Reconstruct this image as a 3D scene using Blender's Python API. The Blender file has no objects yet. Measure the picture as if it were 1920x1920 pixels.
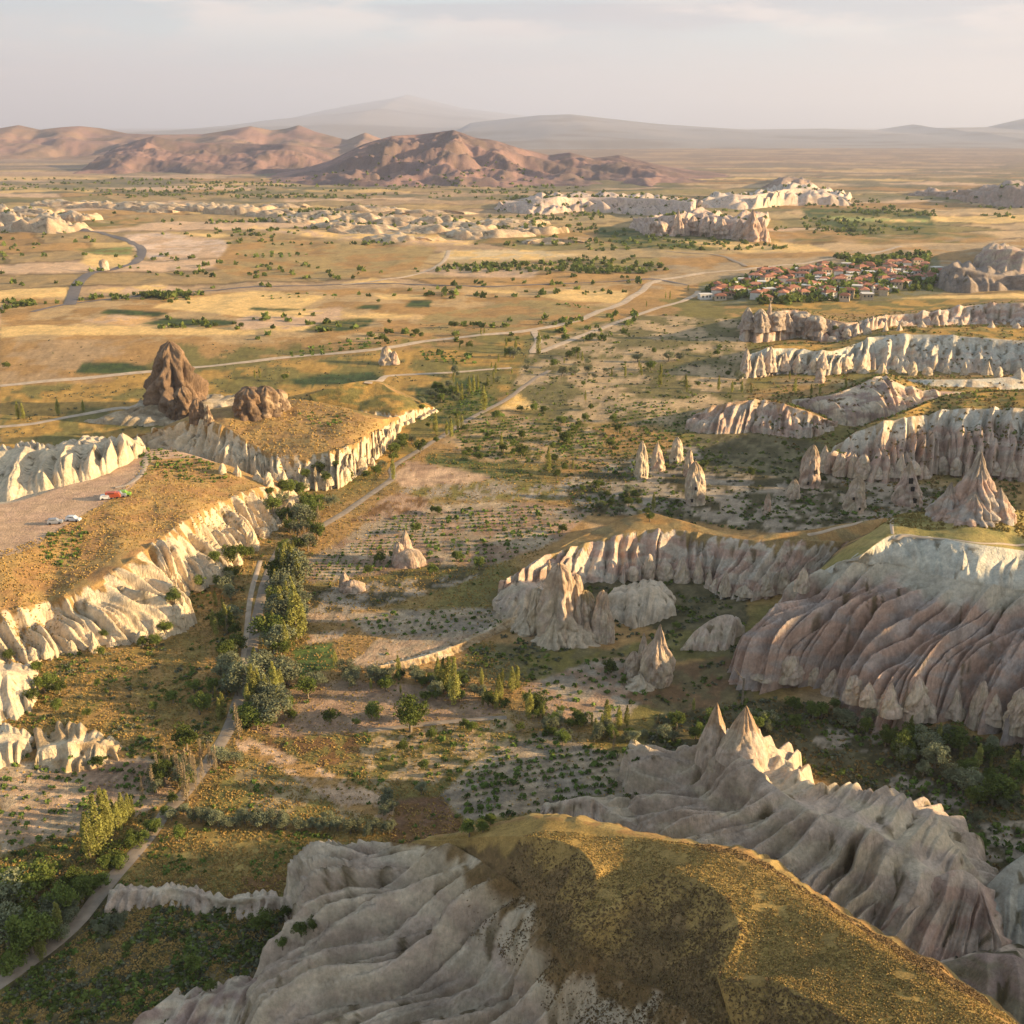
import bpy, math, random
import numpy as np
from mathutils import Vector

S = bpy.context.scene
COL = S.collection
rng = np.random.default_rng(7)
random.seed(7)

# ------------------------------------------------------------------ camera, sky, sun, exposure
CAM_H = 130.0
FPX = 2059.0            # focal length in photo pixels (photo is 1920 px wide)
PITCH = math.radians(19.4)
CP, SP = math.cos(PITCH), math.sin(PITCH)
cam = bpy.data.cameras.new('camera')
cam.sensor_width = 36.0
cam.lens = 36.0 * FPX / 1920.0
cam.clip_start, cam.clip_end = 1.0, 80000.0
camo = bpy.data.objects.new('camera', cam)
COL.objects.link(camo)
camo.location = (0, 0, CAM_H)
camo.rotation_euler = (math.radians(90) - PITCH, 0, 0)
S.camera = camo

SUN_EL, SUN_AZ = math.radians(13.5), math.radians(97)     # azimuth clockwise from +Y
W = bpy.data.worlds.new('World')
S.world = W
W.use_nodes = True
nt = W.node_tree
bg = nt.nodes['Background']
sky = nt.nodes.new('ShaderNodeTexSky')
sky.sky_type = 'NISHITA'
sky.sun_disc = False
sky.sun_elevation, sky.sun_rotation = SUN_EL, SUN_AZ
sky.air_density, sky.dust_density, sky.ozone_density = 1.0, 2.0, 1.0
bg.inputs[1].default_value = 0.12
tc = nt.nodes.new('ShaderNodeTexCoord')
sep = nt.nodes.new('ShaderNodeSeparateXYZ')
nt.links.new(tc.outputs['Generated'], sep.inputs[0])


def wmath(op, a, b=None, clamp=False):
    n = nt.nodes.new('ShaderNodeMath')
    n.operation = op
    n.use_clamp = clamp
    for i, v in enumerate((a, b)):
        if v is None:
            continue
        if isinstance(v, (int, float)):
            n.inputs[i].default_value = v
        else:
            nt.links.new(v, n.inputs[i])
    return n.outputs[0]


def wmix(f, a, b):
    n = nt.nodes.new('ShaderNodeMix')
    n.data_type = 'RGBA'
    for i, v in ((0, f), (6, a), (7, b)):
        if isinstance(v, (tuple, float, int)):
            n.inputs[i].default_value = v
        else:
            nt.links.new(v, n.inputs[i])
    return n.outputs[2]


# thin cloud veil over the clear sky: stretched bands plus a few puffs, on a cloud plane
zc = wmath('MAXIMUM', sep.outputs[2], 0.0)
zz = wmath('ADD', zc, 0.10)
px = wmath('DIVIDE', sep.outputs[0], zz)
py = wmath('DIVIDE', sep.outputs[1], zz)
cmb = nt.nodes.new('ShaderNodeCombineXYZ')
nt.links.new(px, cmb.inputs[0]); nt.links.new(py, cmb.inputs[1])


def wnoise(scale, detail, rough, vec):
    n = nt.nodes.new('ShaderNodeTexNoise')
    n.inputs['Scale'].default_value = scale
    n.inputs['Detail'].default_value = detail
    n.inputs['Roughness'].default_value = rough
    nt.links.new(vec, n.inputs['Vector'])
    return n.outputs['Fac']


def wramp(v, a, b):
    n = nt.nodes.new('ShaderNodeMapRange')
    n.interpolation_type = 'SMOOTHSTEP'
    nt.links.new(v, n.inputs[0])
    n.inputs[1].default_value, n.inputs[2].default_value = a, b
    return n.outputs[0]


low = wramp(zc, 0.105, 0.0)                       # hazy horizon
veil = wramp(wnoise(0.55, 5, 0.55, cmb.outputs[0]), 0.38, 0.66)
shade = wramp(wnoise(1.1, 6, 0.6, cmb.outputs[0]), 0.35, 0.7)
map2 = nt.nodes.new('ShaderNodeMapping')
map2.inputs['Scale'].default_value = (7.0, 7.0, 30.0)
map2.inputs['Location'].default_value = (3.3, 0.7, 2.0)
nt.links.new(tc.outputs['Generated'], map2.inputs[0])
puff = wramp(wnoise(1.0, 8, 0.55, map2.outputs[0]), 0.47, 0.60)
puff = wmath('MULTIPLY', puff, wmath('MULTIPLY', wramp(sep.outputs[2], 0.05, 0.09), wramp(sep.outputs[2], 0.15, 0.10)))
fade = wramp(sep.outputs[2], 0.12, 0.62)
c_sky = wmix(wmath('SUBTRACT', 0.80, wmath('MULTIPLY', fade, 0.5)), sky.outputs[0], (1.85, 2.3, 2.5, 1))
c_cloud = wmix(shade, (1.5, 1.5, 1.7, 1), (2.5, 2.28, 2.15, 1))
c1 = wmix(wmath('MULTIPLY', veil, wmath('SUBTRACT', 0.72, wmath('MULTIPLY', fade, 0.62))), c_sky, c_cloud)
map3 = nt.nodes.new('ShaderNodeMapping')
map3.inputs['Scale'].default_value = (2.6, 2.6, 34.0)
map3.inputs['Location'].default_value = (1.1, 0.2, 0.4)
nt.links.new(tc.outputs['Generated'], map3.inputs[0])
band = wmath('MULTIPLY', wramp(wnoise(1.0, 7, 0.6, map3.outputs[0]), 0.47, 0.62), wmath('MULTIPLY', wramp(sep.outputs[2], 0.045, 0.07), wramp(sep.outputs[2], 0.22, 0.12)))
c1 = wmix(wmath('MULTIPLY', band, 0.6), c1, (1.65, 1.62, 1.8, 1))
c2 = wmix(wmath('MULTIPLY', low, 0.85), c1, (2.4, 2.05, 1.98, 1))
c3 = wmix(wmath('MULTIPLY', puff, 0.65), c2, (3.3, 2.8, 2.5, 1))
nt.links.new(c3, bg.inputs[0])

sun = bpy.data.lights.new('sun', 'SUN')
sun.energy = 5.0
sun.angle = math.radians(0.53)
sun.color = (1.0, 0.72, 0.39)
suno = bpy.data.objects.new('sun', sun)
COL.objects.link(suno)
SD = Vector((math.sin(SUN_AZ) * math.cos(SUN_EL), math.cos(SUN_AZ) * math.cos(SUN_EL), math.sin(SUN_EL)))
suno.rotation_euler = SD.to_track_quat('Z', 'Y').to_euler()
suno.location = (300, 0, 300)
S.view_settings.view_transform = 'Standard'
S.view_settings.look = 'None'
S.view_settings.gamma = 1.0
S.view_settings.exposure = 1.5
S.cycles.volume_bounces = 1
S.cycles.max_bounces = 5
S.cycles.diffuse_bounces = 3
S.cycles.transparent_max_bounces = 4


# ------------------------------------------------------------------ view geometry and noise
def unproj(u, v, z=0.0):
    """World point at height z that the photo shows at pixel (u, v)."""
    u, v, z = np.asarray(u, float), np.asarray(v, float), np.asarray(z, float)
    x, y = (u - 960) / FPX, (960 - v) / FPX
    dy, dz = CP + y * SP, -SP + y * CP
    t = (z - CAM_H) / dz
    return np.stack([x * t, dy * t, z + 0 * t], -1)


def proj(P):
    x, y, z = P[..., 0], P[..., 1], P[..., 2] - CAM_H
    d = y * CP - z * SP
    h = y * SP + z * CP
    return 960 + FPX * x / d, 960 - FPX * h / d, d


def _h(ix, iy, seed):
    n = (ix.astype(np.int64) * 374761393 + iy.astype(np.int64) * 668265263 + seed * 974634777) & 0xffffffff
    n = ((n ^ (n >> 13)) * 1274126177) & 0xffffffff
    return ((n ^ (n >> 16)) & 0xffffff) / float(0xffffff)


def pn(x, y, seed=0):
    ix, iy = np.floor(x), np.floor(y)
    fx, fy = x - ix, y - iy
    ux, uy = fx * fx * fx * (fx * (fx * 6 - 15) + 10), fy * fy * fy * (fy * (fy * 6 - 15) + 10)

    def g(i, j):
        a = _h(ix + i, iy + j, seed) * 2 * np.pi
        return np.cos(a) * (fx - i) + np.sin(a) * (fy - j)
    a, b, c, d = g(0, 0), g(1, 0), g(0, 1), g(1, 1)
    return (a + (b - a) * ux + (c - a) * uy + (a - b - c + d) * ux * uy) * 1.5


def fbm(x, y, seed=0, oct=4, gain=0.5):
    r, a, f = 0, 1.0, 1.0
    for o in range(oct):
        r = r + a * pn(x * f, y * f, seed + o * 17)
        a *= gain; f *= 2.03
    return r


def smooth(a, b, x):
    t = np.clip((x - a) / (b - a), 0, 1)
    return t * t * (3 - 2 * t)


def inpoly(u, v, poly):
    poly = np.asarray(poly, float)
    r = np.zeros(np.shape(u), bool)
    x1, y1 = poly[-1]
    for x2, y2 in poly:
        c = ((y2 > v) != (y1 > v)) & (u < (x1 - x2) * (v - y2) / (y1 - y2 + 1e-12) + x2)
        r ^= c
        x1, y1 = x2, y2
    return r


def G(x, y):
    """Height of the valley floor."""
    d = np.hypot(x, y)
    k = np.clip(d / 700, 0.6, 2.2) * np.clip(2600 / np.maximum(d, 1), .25, 1)
    return fbm(x / 70, y / 70, 5, 3) * 1.3 * k + fbm(x / 14, y / 14, 9, 2) * 0.22


# ------------------------------------------------------------------ mesh and object helpers
def mesh_np(name, V, F, col=None, smoothsh=True, mat=None):
    V = np.ascontiguousarray(V, dtype=np.float32).reshape(-1, 3)
    F = np.ascontiguousarray(F, dtype=np.int32)
    me = bpy.data.meshes.new(name)
    n, k = F.shape
    me.vertices.add(len(V)); me.vertices.foreach_set('co', V.ravel())
    me.loops.add(n * k); me.loops.foreach_set('vertex_index', F.ravel())
    me.polygons.add(n)
    me.polygons.foreach_set('loop_start', np.arange(0, n * k, k, dtype=np.int32))
    me.polygons.foreach_set('loop_total', np.full(n, k, dtype=np.int32))
    me.polygons.foreach_set('use_smooth', np.full(n, smoothsh))
    me.update(calc_edges=True)
    if col is not None:
        a = me.color_attributes.new('col', 'FLOAT_COLOR', 'POINT')
        a.data.foreach_set('color', np.ascontiguousarray(col, dtype=np.float32).ravel())
    if mat:
        me.materials.append(mat)
    return me


def put(name, me, parent=None, label=None, cat=None, group=None, kind=None, loc=None, rz=0.0, sc=None):
    o = bpy.data.objects.new(name, me)
    COL.objects.link(o)
    if parent:
        o.parent = parent
    if loc is not None:
        o.location = loc
    if rz:
        o.rotation_euler = (0, 0, rz)
    if sc is not None:
        o.scale = sc if hasattr(sc, '__len__') else (sc, sc, sc)
    for k, v in (('label', label), ('category', cat), ('group', group), ('kind', kind)):
        if v:
            o[k] = v
    return o


def grid_faces(nr, nc, wrap=False):
    i = np.arange(nr - 1)[:, None]
    m = nc if wrap else nc - 1
    j = np.arange(m)[None, :]
    j2 = (j + 1) % nc
    a = i * nc + j; b = i * nc + j2; c = (i + 1) * nc + j2; d = (i + 1) * nc + j
    return np.stack([a, b, c, d], -1).reshape(-1, 4)


# ------------------------------------------------------------------ materials
def mat(name):
    m = bpy.data.materials.new(name)
    m.use_nodes = True
    t = m.node_tree
    b = t.nodes['Principled BSDF']
    b.inputs['Roughness'].default_value = 0.9
    b.inputs['Specular IOR Level'].default_value = 0.15
    return m, t, b


def node(t, typ, **kw):
    n = t.nodes.new(typ)
    for k, v in kw.items():
        setattr(n, k, v)
    return n


def m_land():
    m, t, b = mat('land')
    L = t.links.new
    at = node(t, 'ShaderNodeAttribute', attribute_name='col')
    ge = node(t, 'ShaderNodeNewGeometry')

    def noise(scale, det, rough=0.6):
        n = node(t, 'ShaderNodeTexNoise')
        n.inputs['Scale'].default_value = scale
        n.inputs['Detail'].default_value = det
        n.inputs['Roughness'].default_value = rough
        L(ge.outputs['Position'], n.inputs['Vector'])
        return n.outputs['Fac']

    def mr(v, a, b_, c, d):
        n = node(t, 'ShaderNodeMapRange')
        L(v, n.inputs[0])
        for i, x in enumerate((a, b_, c, d)):
            if isinstance(x, (int, float)):
                n.inputs[i + 1].default_value = x
            else:
                L(x, n.inputs[i + 1])
        return n.outputs[0]

    def mul(a, c):
        n = node(t, 'ShaderNodeMath', operation='MULTIPLY')
        L(a, n.inputs[0])
        if isinstance(c, (int, float)):
            n.inputs[1].default_value = c
        else:
            L(c, n.inputs[1])
        return n.outputs[0]
    n1, n2 = noise(0.9, 8, 0.72), noise(3.2, 5, 0.75)
    n3 = noise(0.12, 4)
    n4 = noise(0.33, 5, 0.6)
    vm = node(t, 'ShaderNodeVectorMath', operation='SCALE')
    L(at.outputs['Color'], vm.inputs[0])
    L(mul(mr(n1, 0.3, 0.7, 0.72, 1.24), mul(mr(n3, 0.3, 0.7, 0.9, 1.1), mr(n4, 0.3, 0.7, 0.84, 1.16))), vm.inputs['Scale'])
    mx = node(t, 'ShaderNodeMix', data_type='RGBA')
    L(mul(mr(n2, 0.48, 0.66, 0.0, 0.62), at.outputs['Alpha']), mx.inputs[0])
    L(vm.outputs[0], mx.inputs[6])
    mx.inputs[7].default_value = (0.075, 0.07, 0.022, 1)
    mx2 = node(t, 'ShaderNodeMix', data_type='RGBA')
    L(mul(mr(n1, 0.56, 0.75, 0.0, 0.5), at.outputs['Alpha']), mx2.inputs[0])
    L(mx.outputs[2], mx2.inputs[6])
    mx2.inputs[7].default_value = (0.42, 0.28, 0.11, 1)
    L(mx2.outputs[2], b.inputs['Base Color'])
    mp = node(t, 'ShaderNodeMapping')
    mp.inputs['Scale'].default_value = (1.5, 1.5, 0.3)
    L(ge.outputs['Position'], mp.inputs[0])
    rl = node(t, 'ShaderNodeTexNoise')
    rl.inputs['Scale'].default_value = 1.0
    rl.inputs['Detail'].default_value = 7
    rl.inputs['Roughness'].default_value = 0.66
    L(mp.outputs[0], rl.inputs['Vector'])
    inv = node(t, 'ShaderNodeMath', operation='SUBTRACT')
    inv.inputs[0].default_value = 1.0
    L(at.outputs['Alpha'], inv.inputs[1])
    rill = mul(rl.outputs['Fac'], inv.outputs[0])
    bp = node(t, 'ShaderNodeBump')
    bp.inputs['Strength'].default_value = 1.0
    bp.inputs['Distance'].default_value = 0.3
    ad = node(t, 'ShaderNodeMath', operation='ADD')
    L(mul(n1, 0.6), ad.inputs[0])
    L(mul(mul(n2, at.outputs['Alpha']), 0.8), ad.inputs[1])
    ad2 = node(t, 'ShaderNodeMath', operation='ADD')
    L(ad.outputs[0], ad2.inputs[0]); L(mul(rill, 2.6), ad2.inputs[1])
    L(ad2.outputs[0], bp.inputs['Height'])
    L(bp.outputs[0], b.inputs['Normal'])
    return m


LAND = m_land()


def m_plain(name, c, var=0.25, scale=1.5, rough=0.9, bump=0.0, rnd=0.0, trans=0.0):
    m, t, b = mat(name)
    L = t.links.new
    ge = node(t, 'ShaderNodeNewGeometry')
    n = node(t, 'ShaderNodeTexNoise')
    n.inputs['Scale'].default_value = scale
    n.inputs['Detail'].default_value = 4
    L(ge.outputs['Position'], n.inputs['Vector'])
    mr = node(t, 'ShaderNodeMapRange')
    L(n.outputs['Fac'], mr.inputs[0])
    mr.inputs[1].default_value, mr.inputs[2].default_value = 0.3, 0.7
    mr.inputs[3].default_value, mr.inputs[4].default_value = 1 - var, 1 + var
    s = mr.outputs[0]
    if rnd:
        oi = node(t, 'ShaderNodeObjectInfo')
        m2 = node(t, 'ShaderNodeMapRange')
        L(oi.outputs['Random'], m2.inputs[0])
        m2.inputs[3].default_value, m2.inputs[4].default_value = 1 - rnd, 1 + rnd
        k = node(t, 'ShaderNodeMath', operation='MULTIPLY')
        L(s, k.inputs[0]); L(m2.outputs[0], k.inputs[1])
        s = k.outputs[0]
    vm = node(t, 'ShaderNodeVectorMath', operation='SCALE')
    vm.inputs[0].default_value = c
    L(s, vm.inputs['Scale'])
    L(vm.outputs[0], b.inputs['Base Color'])
    b.inputs['Roughness'].default_value = rough
    if bump:
        bp = node(t, 'ShaderNodeBump')
        bp.inputs['Strength'].default_value = bump
        bp.inputs['Distance'].default_value = 0.1
        L(n.outputs['Fac'], bp.inputs['Height'])
        L(bp.outputs[0], b.inputs['Normal'])
    if trans:
        tr = node(t, 'ShaderNodeBsdfTranslucent')
        L(vm.outputs[0], tr.inputs[0])
        ms = node(t, 'ShaderNodeMixShader')
        ms.inputs[0].default_value = trans
        L(b.outputs[0], ms.inputs[1]); L(tr.outputs[0], ms.inputs[2])
        L(ms.outputs[0], t.nodes['Material Output'].inputs['Surface'])
    return m


M = dict(
    green=m_plain('leaf_green', (0.13, 0.16, 0.035), 0.45, 0.8, rnd=0.35, trans=0.3),
    poplar=m_plain('leaf_poplar', (0.31, 0.30, 0.08), 0.4, 0.8, rnd=0.25, trans=0.3),
    silver=m_plain('leaf_silver', (0.19, 0.20, 0.11), 0.35, 0.9, rnd=0.25, trans=0.2),
    dry=m_plain('twig_dry', (0.30, 0.22, 0.12), 0.3, 1.0, rnd=0.2),
    vine=m_plain('leaf_vine', (0.115, 0.165, 0.035), 0.4, 0.5, rnd=0.3, trans=0.25),
    sage=m_plain('leaf_sage', (0.13, 0.13, 0.075), 0.35, 0.9),
    heath=m_plain('heath_shade_brown', (0.17, 0.11, 0.05), 0.35, 1.0),  # brown scrub tone, darkened to deepen shade on the near hill
    straw=m_plain('straw_grass', (0.40, 0.26, 0.085), 0.3, 1.0),
    olive=m_plain('olive_grass', (0.27, 0.20, 0.06), 0.3, 1.0),
    scrubby=m_plain('brown_tuft', (0.22, 0.15, 0.055), 0.3, 1.0),
    bark=m_plain('bark', (0.20, 0.16, 0.11), 0.3, 3.0),
    dust=m_plain('dirt_road', (0.30, 0.235, 0.17), 0.2, 0.5, bump=0.2),
    paledust=m_plain('pale_track', (0.47, 0.36, 0.25), 0.2, 0.3, bump=0.2),
    asphalt=m_plain('asphalt_road', (0.16, 0.14, 0.13), 0.12, 0.3),
    roof=m_plain('roof_tile', (0.33, 0.145, 0.09), 0.3, 0.6, rnd=0.4),
    wall_w=m_plain('wall_white', (0.68, 0.62, 0.54), 0.12, 0.4, rnd=0.12),
    wall_s=m_plain('wall_stone', (0.46, 0.37, 0.26), 0.15, 0.6, rnd=0.2),
    pane=m_plain('window_dark', (0.04, 0.045, 0.05), 0.1, 1.0, rough=0.2),
    carwhite=m_plain('paint_white', (0.55, 0.55, 0.54), 0.03, 1.0, rough=0.3),
    carred=m_plain('paint_orange', (0.42, 0.09, 0.04), 0.03, 1.0, rough=0.3),
    cargreen=m_plain('paint_green', (0.20, 0.36, 0.05), 0.03, 1.0, rough=0.3),
    cargrey=m_plain('paint_grey', (0.25, 0.26, 0.28), 0.03, 1.0, rough=0.3),
    tyre=m_plain('tyre', (0.03, 0.03, 0.03), 0.1, 1.0),
    hole=m_plain('cave_dark', (0.035, 0.028, 0.022), 0.2, 1.0),
)

# albedos
GOLD = (.44, .255, .065); DRY = (.38, .22, .08); OLIVE = (.19, .155, .045); GREEN = (.06, .085, .022); DGREEN = (.035, .055, .018)
PALE = (.44, .33, .21); PINK = (.39, .25, .155); WHEAT = (.70, .46, .18); SCRUB = (.085, .07, .03); BROWN = (.19, .10, .04)
GREY = (.34, .27, .19); SAND = (.47, .33, .18); PINKW = (.54, .36, .22)


def C(c):
    return np.array(c, float)


# ------------------------------------------------------------------ ground with its fields
# (polygon in photo pixels on the valley floor, albedo, second albedo, mix scale m, vegetation 0..1, stripes (deg, spacing m) or None)
Z = [
    ([(0, 630), (1000, 610), (1150, 560), (1920, 560), (1920, 700), (0, 740)], DRY, OLIVE, 60, .5, None),
    ([(0, 700), (420, 690), (700, 660), (980, 640), (1000, 700), (700, 900), (0, 850)], OLIVE, GOLD, 40, .6, None),
    ([(0, 1150), (450, 1000), (520, 1000), (470, 1400), (400, 1500), (0, 1700)], (.26, .18, .055), (.40, .235, .08), 9, .8, None),
    ([(0, 1430), (290, 1420), (330, 1490), (150, 1620), (0, 1690)], PINKW, PALE, 10, .1, (170, 2.6)),
    ([(150, 1440), (275, 1425), (290, 1480), (170, 1500)], PINK, PINK, 10, .1, (70, 2.0)),
    ([(370, 1520), (440, 1440), (590, 1400), (760, 1480), (740, 1530), (700, 1550), (380, 1535)], (.36, .26, .13), OLIVE, 9, .7, None),
    ([(440, 1380), (520, 1390), (600, 1440), (740, 1500), (730, 1540), (640, 1515), (520, 1440), (450, 1410)], PINKW, DRY, 6, .25, None),
    ([(500, 1300), (640, 1275), (860, 1290), (960, 1340), (860, 1350), (690, 1370), (560, 1390), (470, 1370)], PINK, (.33, .22, .13), 8, .25, None),
    ([(470, 1385), (700, 1372), (690, 1420), (600, 1440)], BROWN, OLIVE, 5, .5, None),
    ([(670, 1400), (700, 1375), (960, 1350), (980, 1390), (900, 1440), (820, 1470), (700, 1460)], SAND, OLIVE, 6, .3, (10, 2.7)),
    ([(820, 1490), (900, 1430), (1010, 1370), (1180, 1420), (1200, 1500), (1100, 1490), (1010, 1520), (880, 1540)], PALE, GREY, 8, .1, (12, 2.5)),
    ([(740, 1500), (820, 1490), (870, 1540), (900, 1580), (860, 1600), (730, 1590)], (.2, .11, .06), BROWN, 6, .5, None),
    ([(330, 1550), (730, 1570), (720, 1600), (640, 1620), (500, 1680), (200, 1670)], (.34, .24, .075), OLIVE, 7, .9, None),
    ([(200, 1650), (500, 1640), (650, 1610), (640, 1700), (200, 1700)], OLIVE, BROWN, 7, .9, None),
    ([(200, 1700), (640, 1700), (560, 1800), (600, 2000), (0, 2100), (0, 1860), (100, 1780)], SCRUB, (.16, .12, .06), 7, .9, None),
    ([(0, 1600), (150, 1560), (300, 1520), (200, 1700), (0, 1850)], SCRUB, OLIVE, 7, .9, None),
    ([(545, 1215), (630, 1205), (635, 1252), (560, 1272)], (.11, .15, .035), GREEN, 3, .4, None),
    ([(655, 1248), (700, 1197), (900, 1185), (925, 1195), (870, 1207), (690, 1252)], PINKW, PALE, 5, .1, (62, 1.6)),
    ([(565, 1120), (640, 1115), (650, 1165), (570, 1168)], PINKW, PALE, 5, .1, (88, 1.8)),
    ([(575, 1188), (660, 1178), (640, 1200), (575, 1210)], PINKW, PALE, 5, .1, (88, 1.8)),
    ([(640, 1150), (900, 1140), (975, 1150), (930, 1190), (690, 1190)], GREY, PALE, 9, .15, (20, 3.3)),
    ([(570, 1055), (740, 950), (1000, 940), (1110, 960), (1050, 1010), (930, 1060), (800, 1060), (640, 1090), (570, 1090)], PALE, PINK, 12, .2, (3, 2.6)),
    ([(570, 1110), (830, 1068), (910, 1078), (800, 1112), (650, 1150), (570, 1150)], GREY, SCRUB, 7, .4, None),
    ([(640, 1090), (800, 1060), (930, 1062), (900, 1078), (700, 1090)], SCRUB, OLIVE, 7, .7, None),
    ([(735, 897), (762, 865), (880, 875), (935, 888), (900, 905), (760, 917)], PINKW, PINK, 14, .05, None),
    ([(800, 845), (960, 860), (990, 885), (930, 895), (800, 868)], OLIVE, GREEN, 14, .5, None),
    ([(735, 917), (900, 905), (1080, 910), (1060, 940), (800, 935)], GREY, OLIVE, 9, .4, None),
    ([(650, 985), (740, 922), (805, 935), (790, 960), (690, 975)], PINK, BROWN, 9, .2, None),
    ([(930, 768), (965, 740), (1062, 745), (1050, 766)], (.60, .37, .11), WHEAT, 12, .1, None),
    ([(840, 812), (900, 775), (1100, 790), (1140, 840), (1000, 870), (880, 862)], (.46, .31, .16), OLIVE, 10, .3, (25, 4.4)),
    ([(780, 730), (880, 700), (940, 760), (860, 800), (780, 790)], OLIVE, GREEN, 10, .6, None),
    ([(900, 1205), (1150, 1218), (1290, 1180), (1390, 1160), (1390, 1230), (1100, 1252), (950, 1292), (850, 1262)], (.17, .14, .06), OLIVE, 8, .8, None),
    ([(980, 1290), (1100, 1240), (1200, 1225), (1240, 1290), (1180, 1340), (1130, 1360), (1020, 1340)], GREY, PINK, 8, .2, None),
    ([(1170, 1310), (1260, 1250), (1390, 1225), (1420, 1330), (1290, 1345)], (.2, .115, .055), (.16, .12, .055), 8, .6, None),
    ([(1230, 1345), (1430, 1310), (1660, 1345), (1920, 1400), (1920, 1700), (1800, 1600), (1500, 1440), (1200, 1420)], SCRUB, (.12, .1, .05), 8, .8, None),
    ([(1495, 1368), (1645, 1368), (1670, 1410), (1540, 1404)], GREY, SCRUB, 7, .2, None),
    ([(1660, 1460), (1740, 1430), (1820, 1500), (1760, 1540), (1680, 1500)], GREY, SCRUB, 7, .2, None),
    ([(1770, 1545), (1960, 1540), (1960, 1650), (1830, 1610)], GREY, SCRUB, 7, .15, None),
    ([(1050, 900), (1300, 830), (1550, 880), (1900, 940), (1700, 985), (1450, 1000), (1250, 970), (1080, 960)], GREY, SCRUB, 12, .4, None),
    ([(1310, 795), (1545, 830), (1545, 900), (1330, 885), (1300, 830)], (.17, .14, .07), SCRUB, 12, .7, None),
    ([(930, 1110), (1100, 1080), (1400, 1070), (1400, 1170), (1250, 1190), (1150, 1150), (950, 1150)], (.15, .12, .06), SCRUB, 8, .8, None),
    ([(1000, 640), (1200, 590), (1400, 600), (1400, 770), (1290, 800), (1040, 790), (960, 730)], (.44, .31, .17), (.17, .14, .055), 32, .4, None),
    # mid distance plain
    ([(0, 560), (700, 540), (1200, 530), (1150, 590), (700, 640), (0, 650)], (.45, .30, .14), DRY, 50, .2, None),
    ([(230, 440), (300, 435), (420, 450), (442, 480), (290, 490), (255, 470)], (.62, .45, .32), PINKW, 50, .05, None),
    ([(160, 475), (250, 480), (242, 500), (180, 503), (150, 492)], WHEAT, WHEAT, 20, .05, None),
    ([(310, 436), (420, 438), (440, 442), (400, 447)], WHEAT, WHEAT, 20, .05, None),
    ([(400, 420), (560, 430), (900, 445), (880, 460), (620, 448)], WHEAT, PINKW, 40, .05, None),
    ([(440, 445), (640, 455), (820, 462), (790, 500), (700, 520), (440, 520), (400, 500)], (.36, .25, .10), DRY, 70, .3, None),
    ([(140, 467), (250, 462), (245, 478), (180, 478)], (.22, .24, .07), OLIVE, 30, .3, None),
    ([(318, 562), (485, 545), (612, 556), (560, 580), (480, 600), (430, 590), (375, 585), (285, 577)], WHEAT, WHEAT, 30, .03, None),
    ([(160, 545), (300, 532), (360, 545), (260, 552)], WHEAT, PINKW, 30, .03, None),
    ([(185, 588), (205, 579), (318, 586), (295, 594)], GREEN, DGREEN, 10, .3, (10, 5)),
    ([(265, 608), (310, 596), (448, 601), (430, 610), (330, 611)], GREEN, DGREEN, 10, .3, None),
    ([(465, 581), (475, 576), (570, 580), (568, 586)], GREEN, DGREEN, 10, .3, None),
    ([(0, 612), (70, 610), (260, 612), (480, 615), (480, 628), (50, 628), (0, 634)], WHEAT, WHEAT, 30, .03, None),
    ([(150, 602), (210, 590), (290, 596), (250, 612)], PINKW, (.6, .36, .15), 30, .03, None),
    ([(440, 600), (490, 586), (640, 575), (640, 608), (560, 622), (445, 617)], PINKW, WHEAT, 50, .03, None),
    ([(570, 620), (600, 605), (680, 594), (705, 598), (690, 612), (650, 621)], GREEN, OLIVE, 10, .3, (10, 6)),
    ([(0, 640), (280, 634), (340, 650), (200, 720), (0, 722)], (.40, .26, .13), DRY, 60, .2, None),
    ([(140, 702), (155, 680), (230, 678), (290, 690), (240, 702)], GREEN, DGREEN, 10, .3, None),
    ([(540, 714), (600, 702), (700, 698), (722, 710), (690, 724), (560, 724)], (.055, .085, .03), DGREEN, 10, .3, None),
    ([(830, 470), (1000, 468), (1085, 478), (1000, 488), (835, 487)], WHEAT, (.6, .45, .25), 40, .03, None),
    ([(640, 531), (700, 521), (750, 531)], WHEAT, WHEAT, 40, .03, None),
    ([(770, 510), (840, 498), (1010, 508), (1000, 521), (860, 519)], PINKW, (.5, .34, .2), 40, .05, None),
    ([(900, 540), (960, 545), (972, 551), (920, 549)], WHEAT, WHEAT, 40, .03, None),
    ([(1010, 555), (1060, 543), (1180, 546), (1165, 568), (1060, 564)], WHEAT, WHEAT, 40, .03, None),
    ([(700, 552), (790, 553), (800, 560), (720, 562)], WHEAT, WHEAT, 40, .03, None),
    ([(640, 584), (760, 590), (900, 595), (880, 601), (640, 596)], (.55, .36, .16), WHEAT, 40, .05, None),
    ([(757, 576), (770, 563), (811, 563), (805, 576)], GREEN, DGREEN, 10, .3, None),
    ([(665, 580), (682, 571), (716, 572), (710, 580)], GREEN, DGREEN, 10, .3, None),
    ([(800, 590), (1000, 560), (1180, 580), (1100, 610), (900, 625), (760, 625)], (.32, .23, .09), DRY, 40, .4, None),
    ([(1120, 425), (1250, 430), (1400, 445), (1340, 470), (1200, 465), (1120, 450)], GREEN, OLIVE, 40, .3, None),
    ([(1220, 445), (1400, 455), (1480, 470), (1400, 474)], WHEAT, WHEAT, 40, .03, None),
    ([(1445, 452), (1520, 460), (1560, 470), (1470, 474)], WHEAT, WHEAT, 40, .03, None),
    ([(1500, 390), (1740, 395), (1760, 440), (1600, 440), (1520, 415)], OLIVE, GREEN, 60, .3, None),
    ([(1540, 405), (1740, 412), (1740, 417), (1580, 415)], (.35, .36, .11), WHEAT, 60, .1, None),
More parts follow.
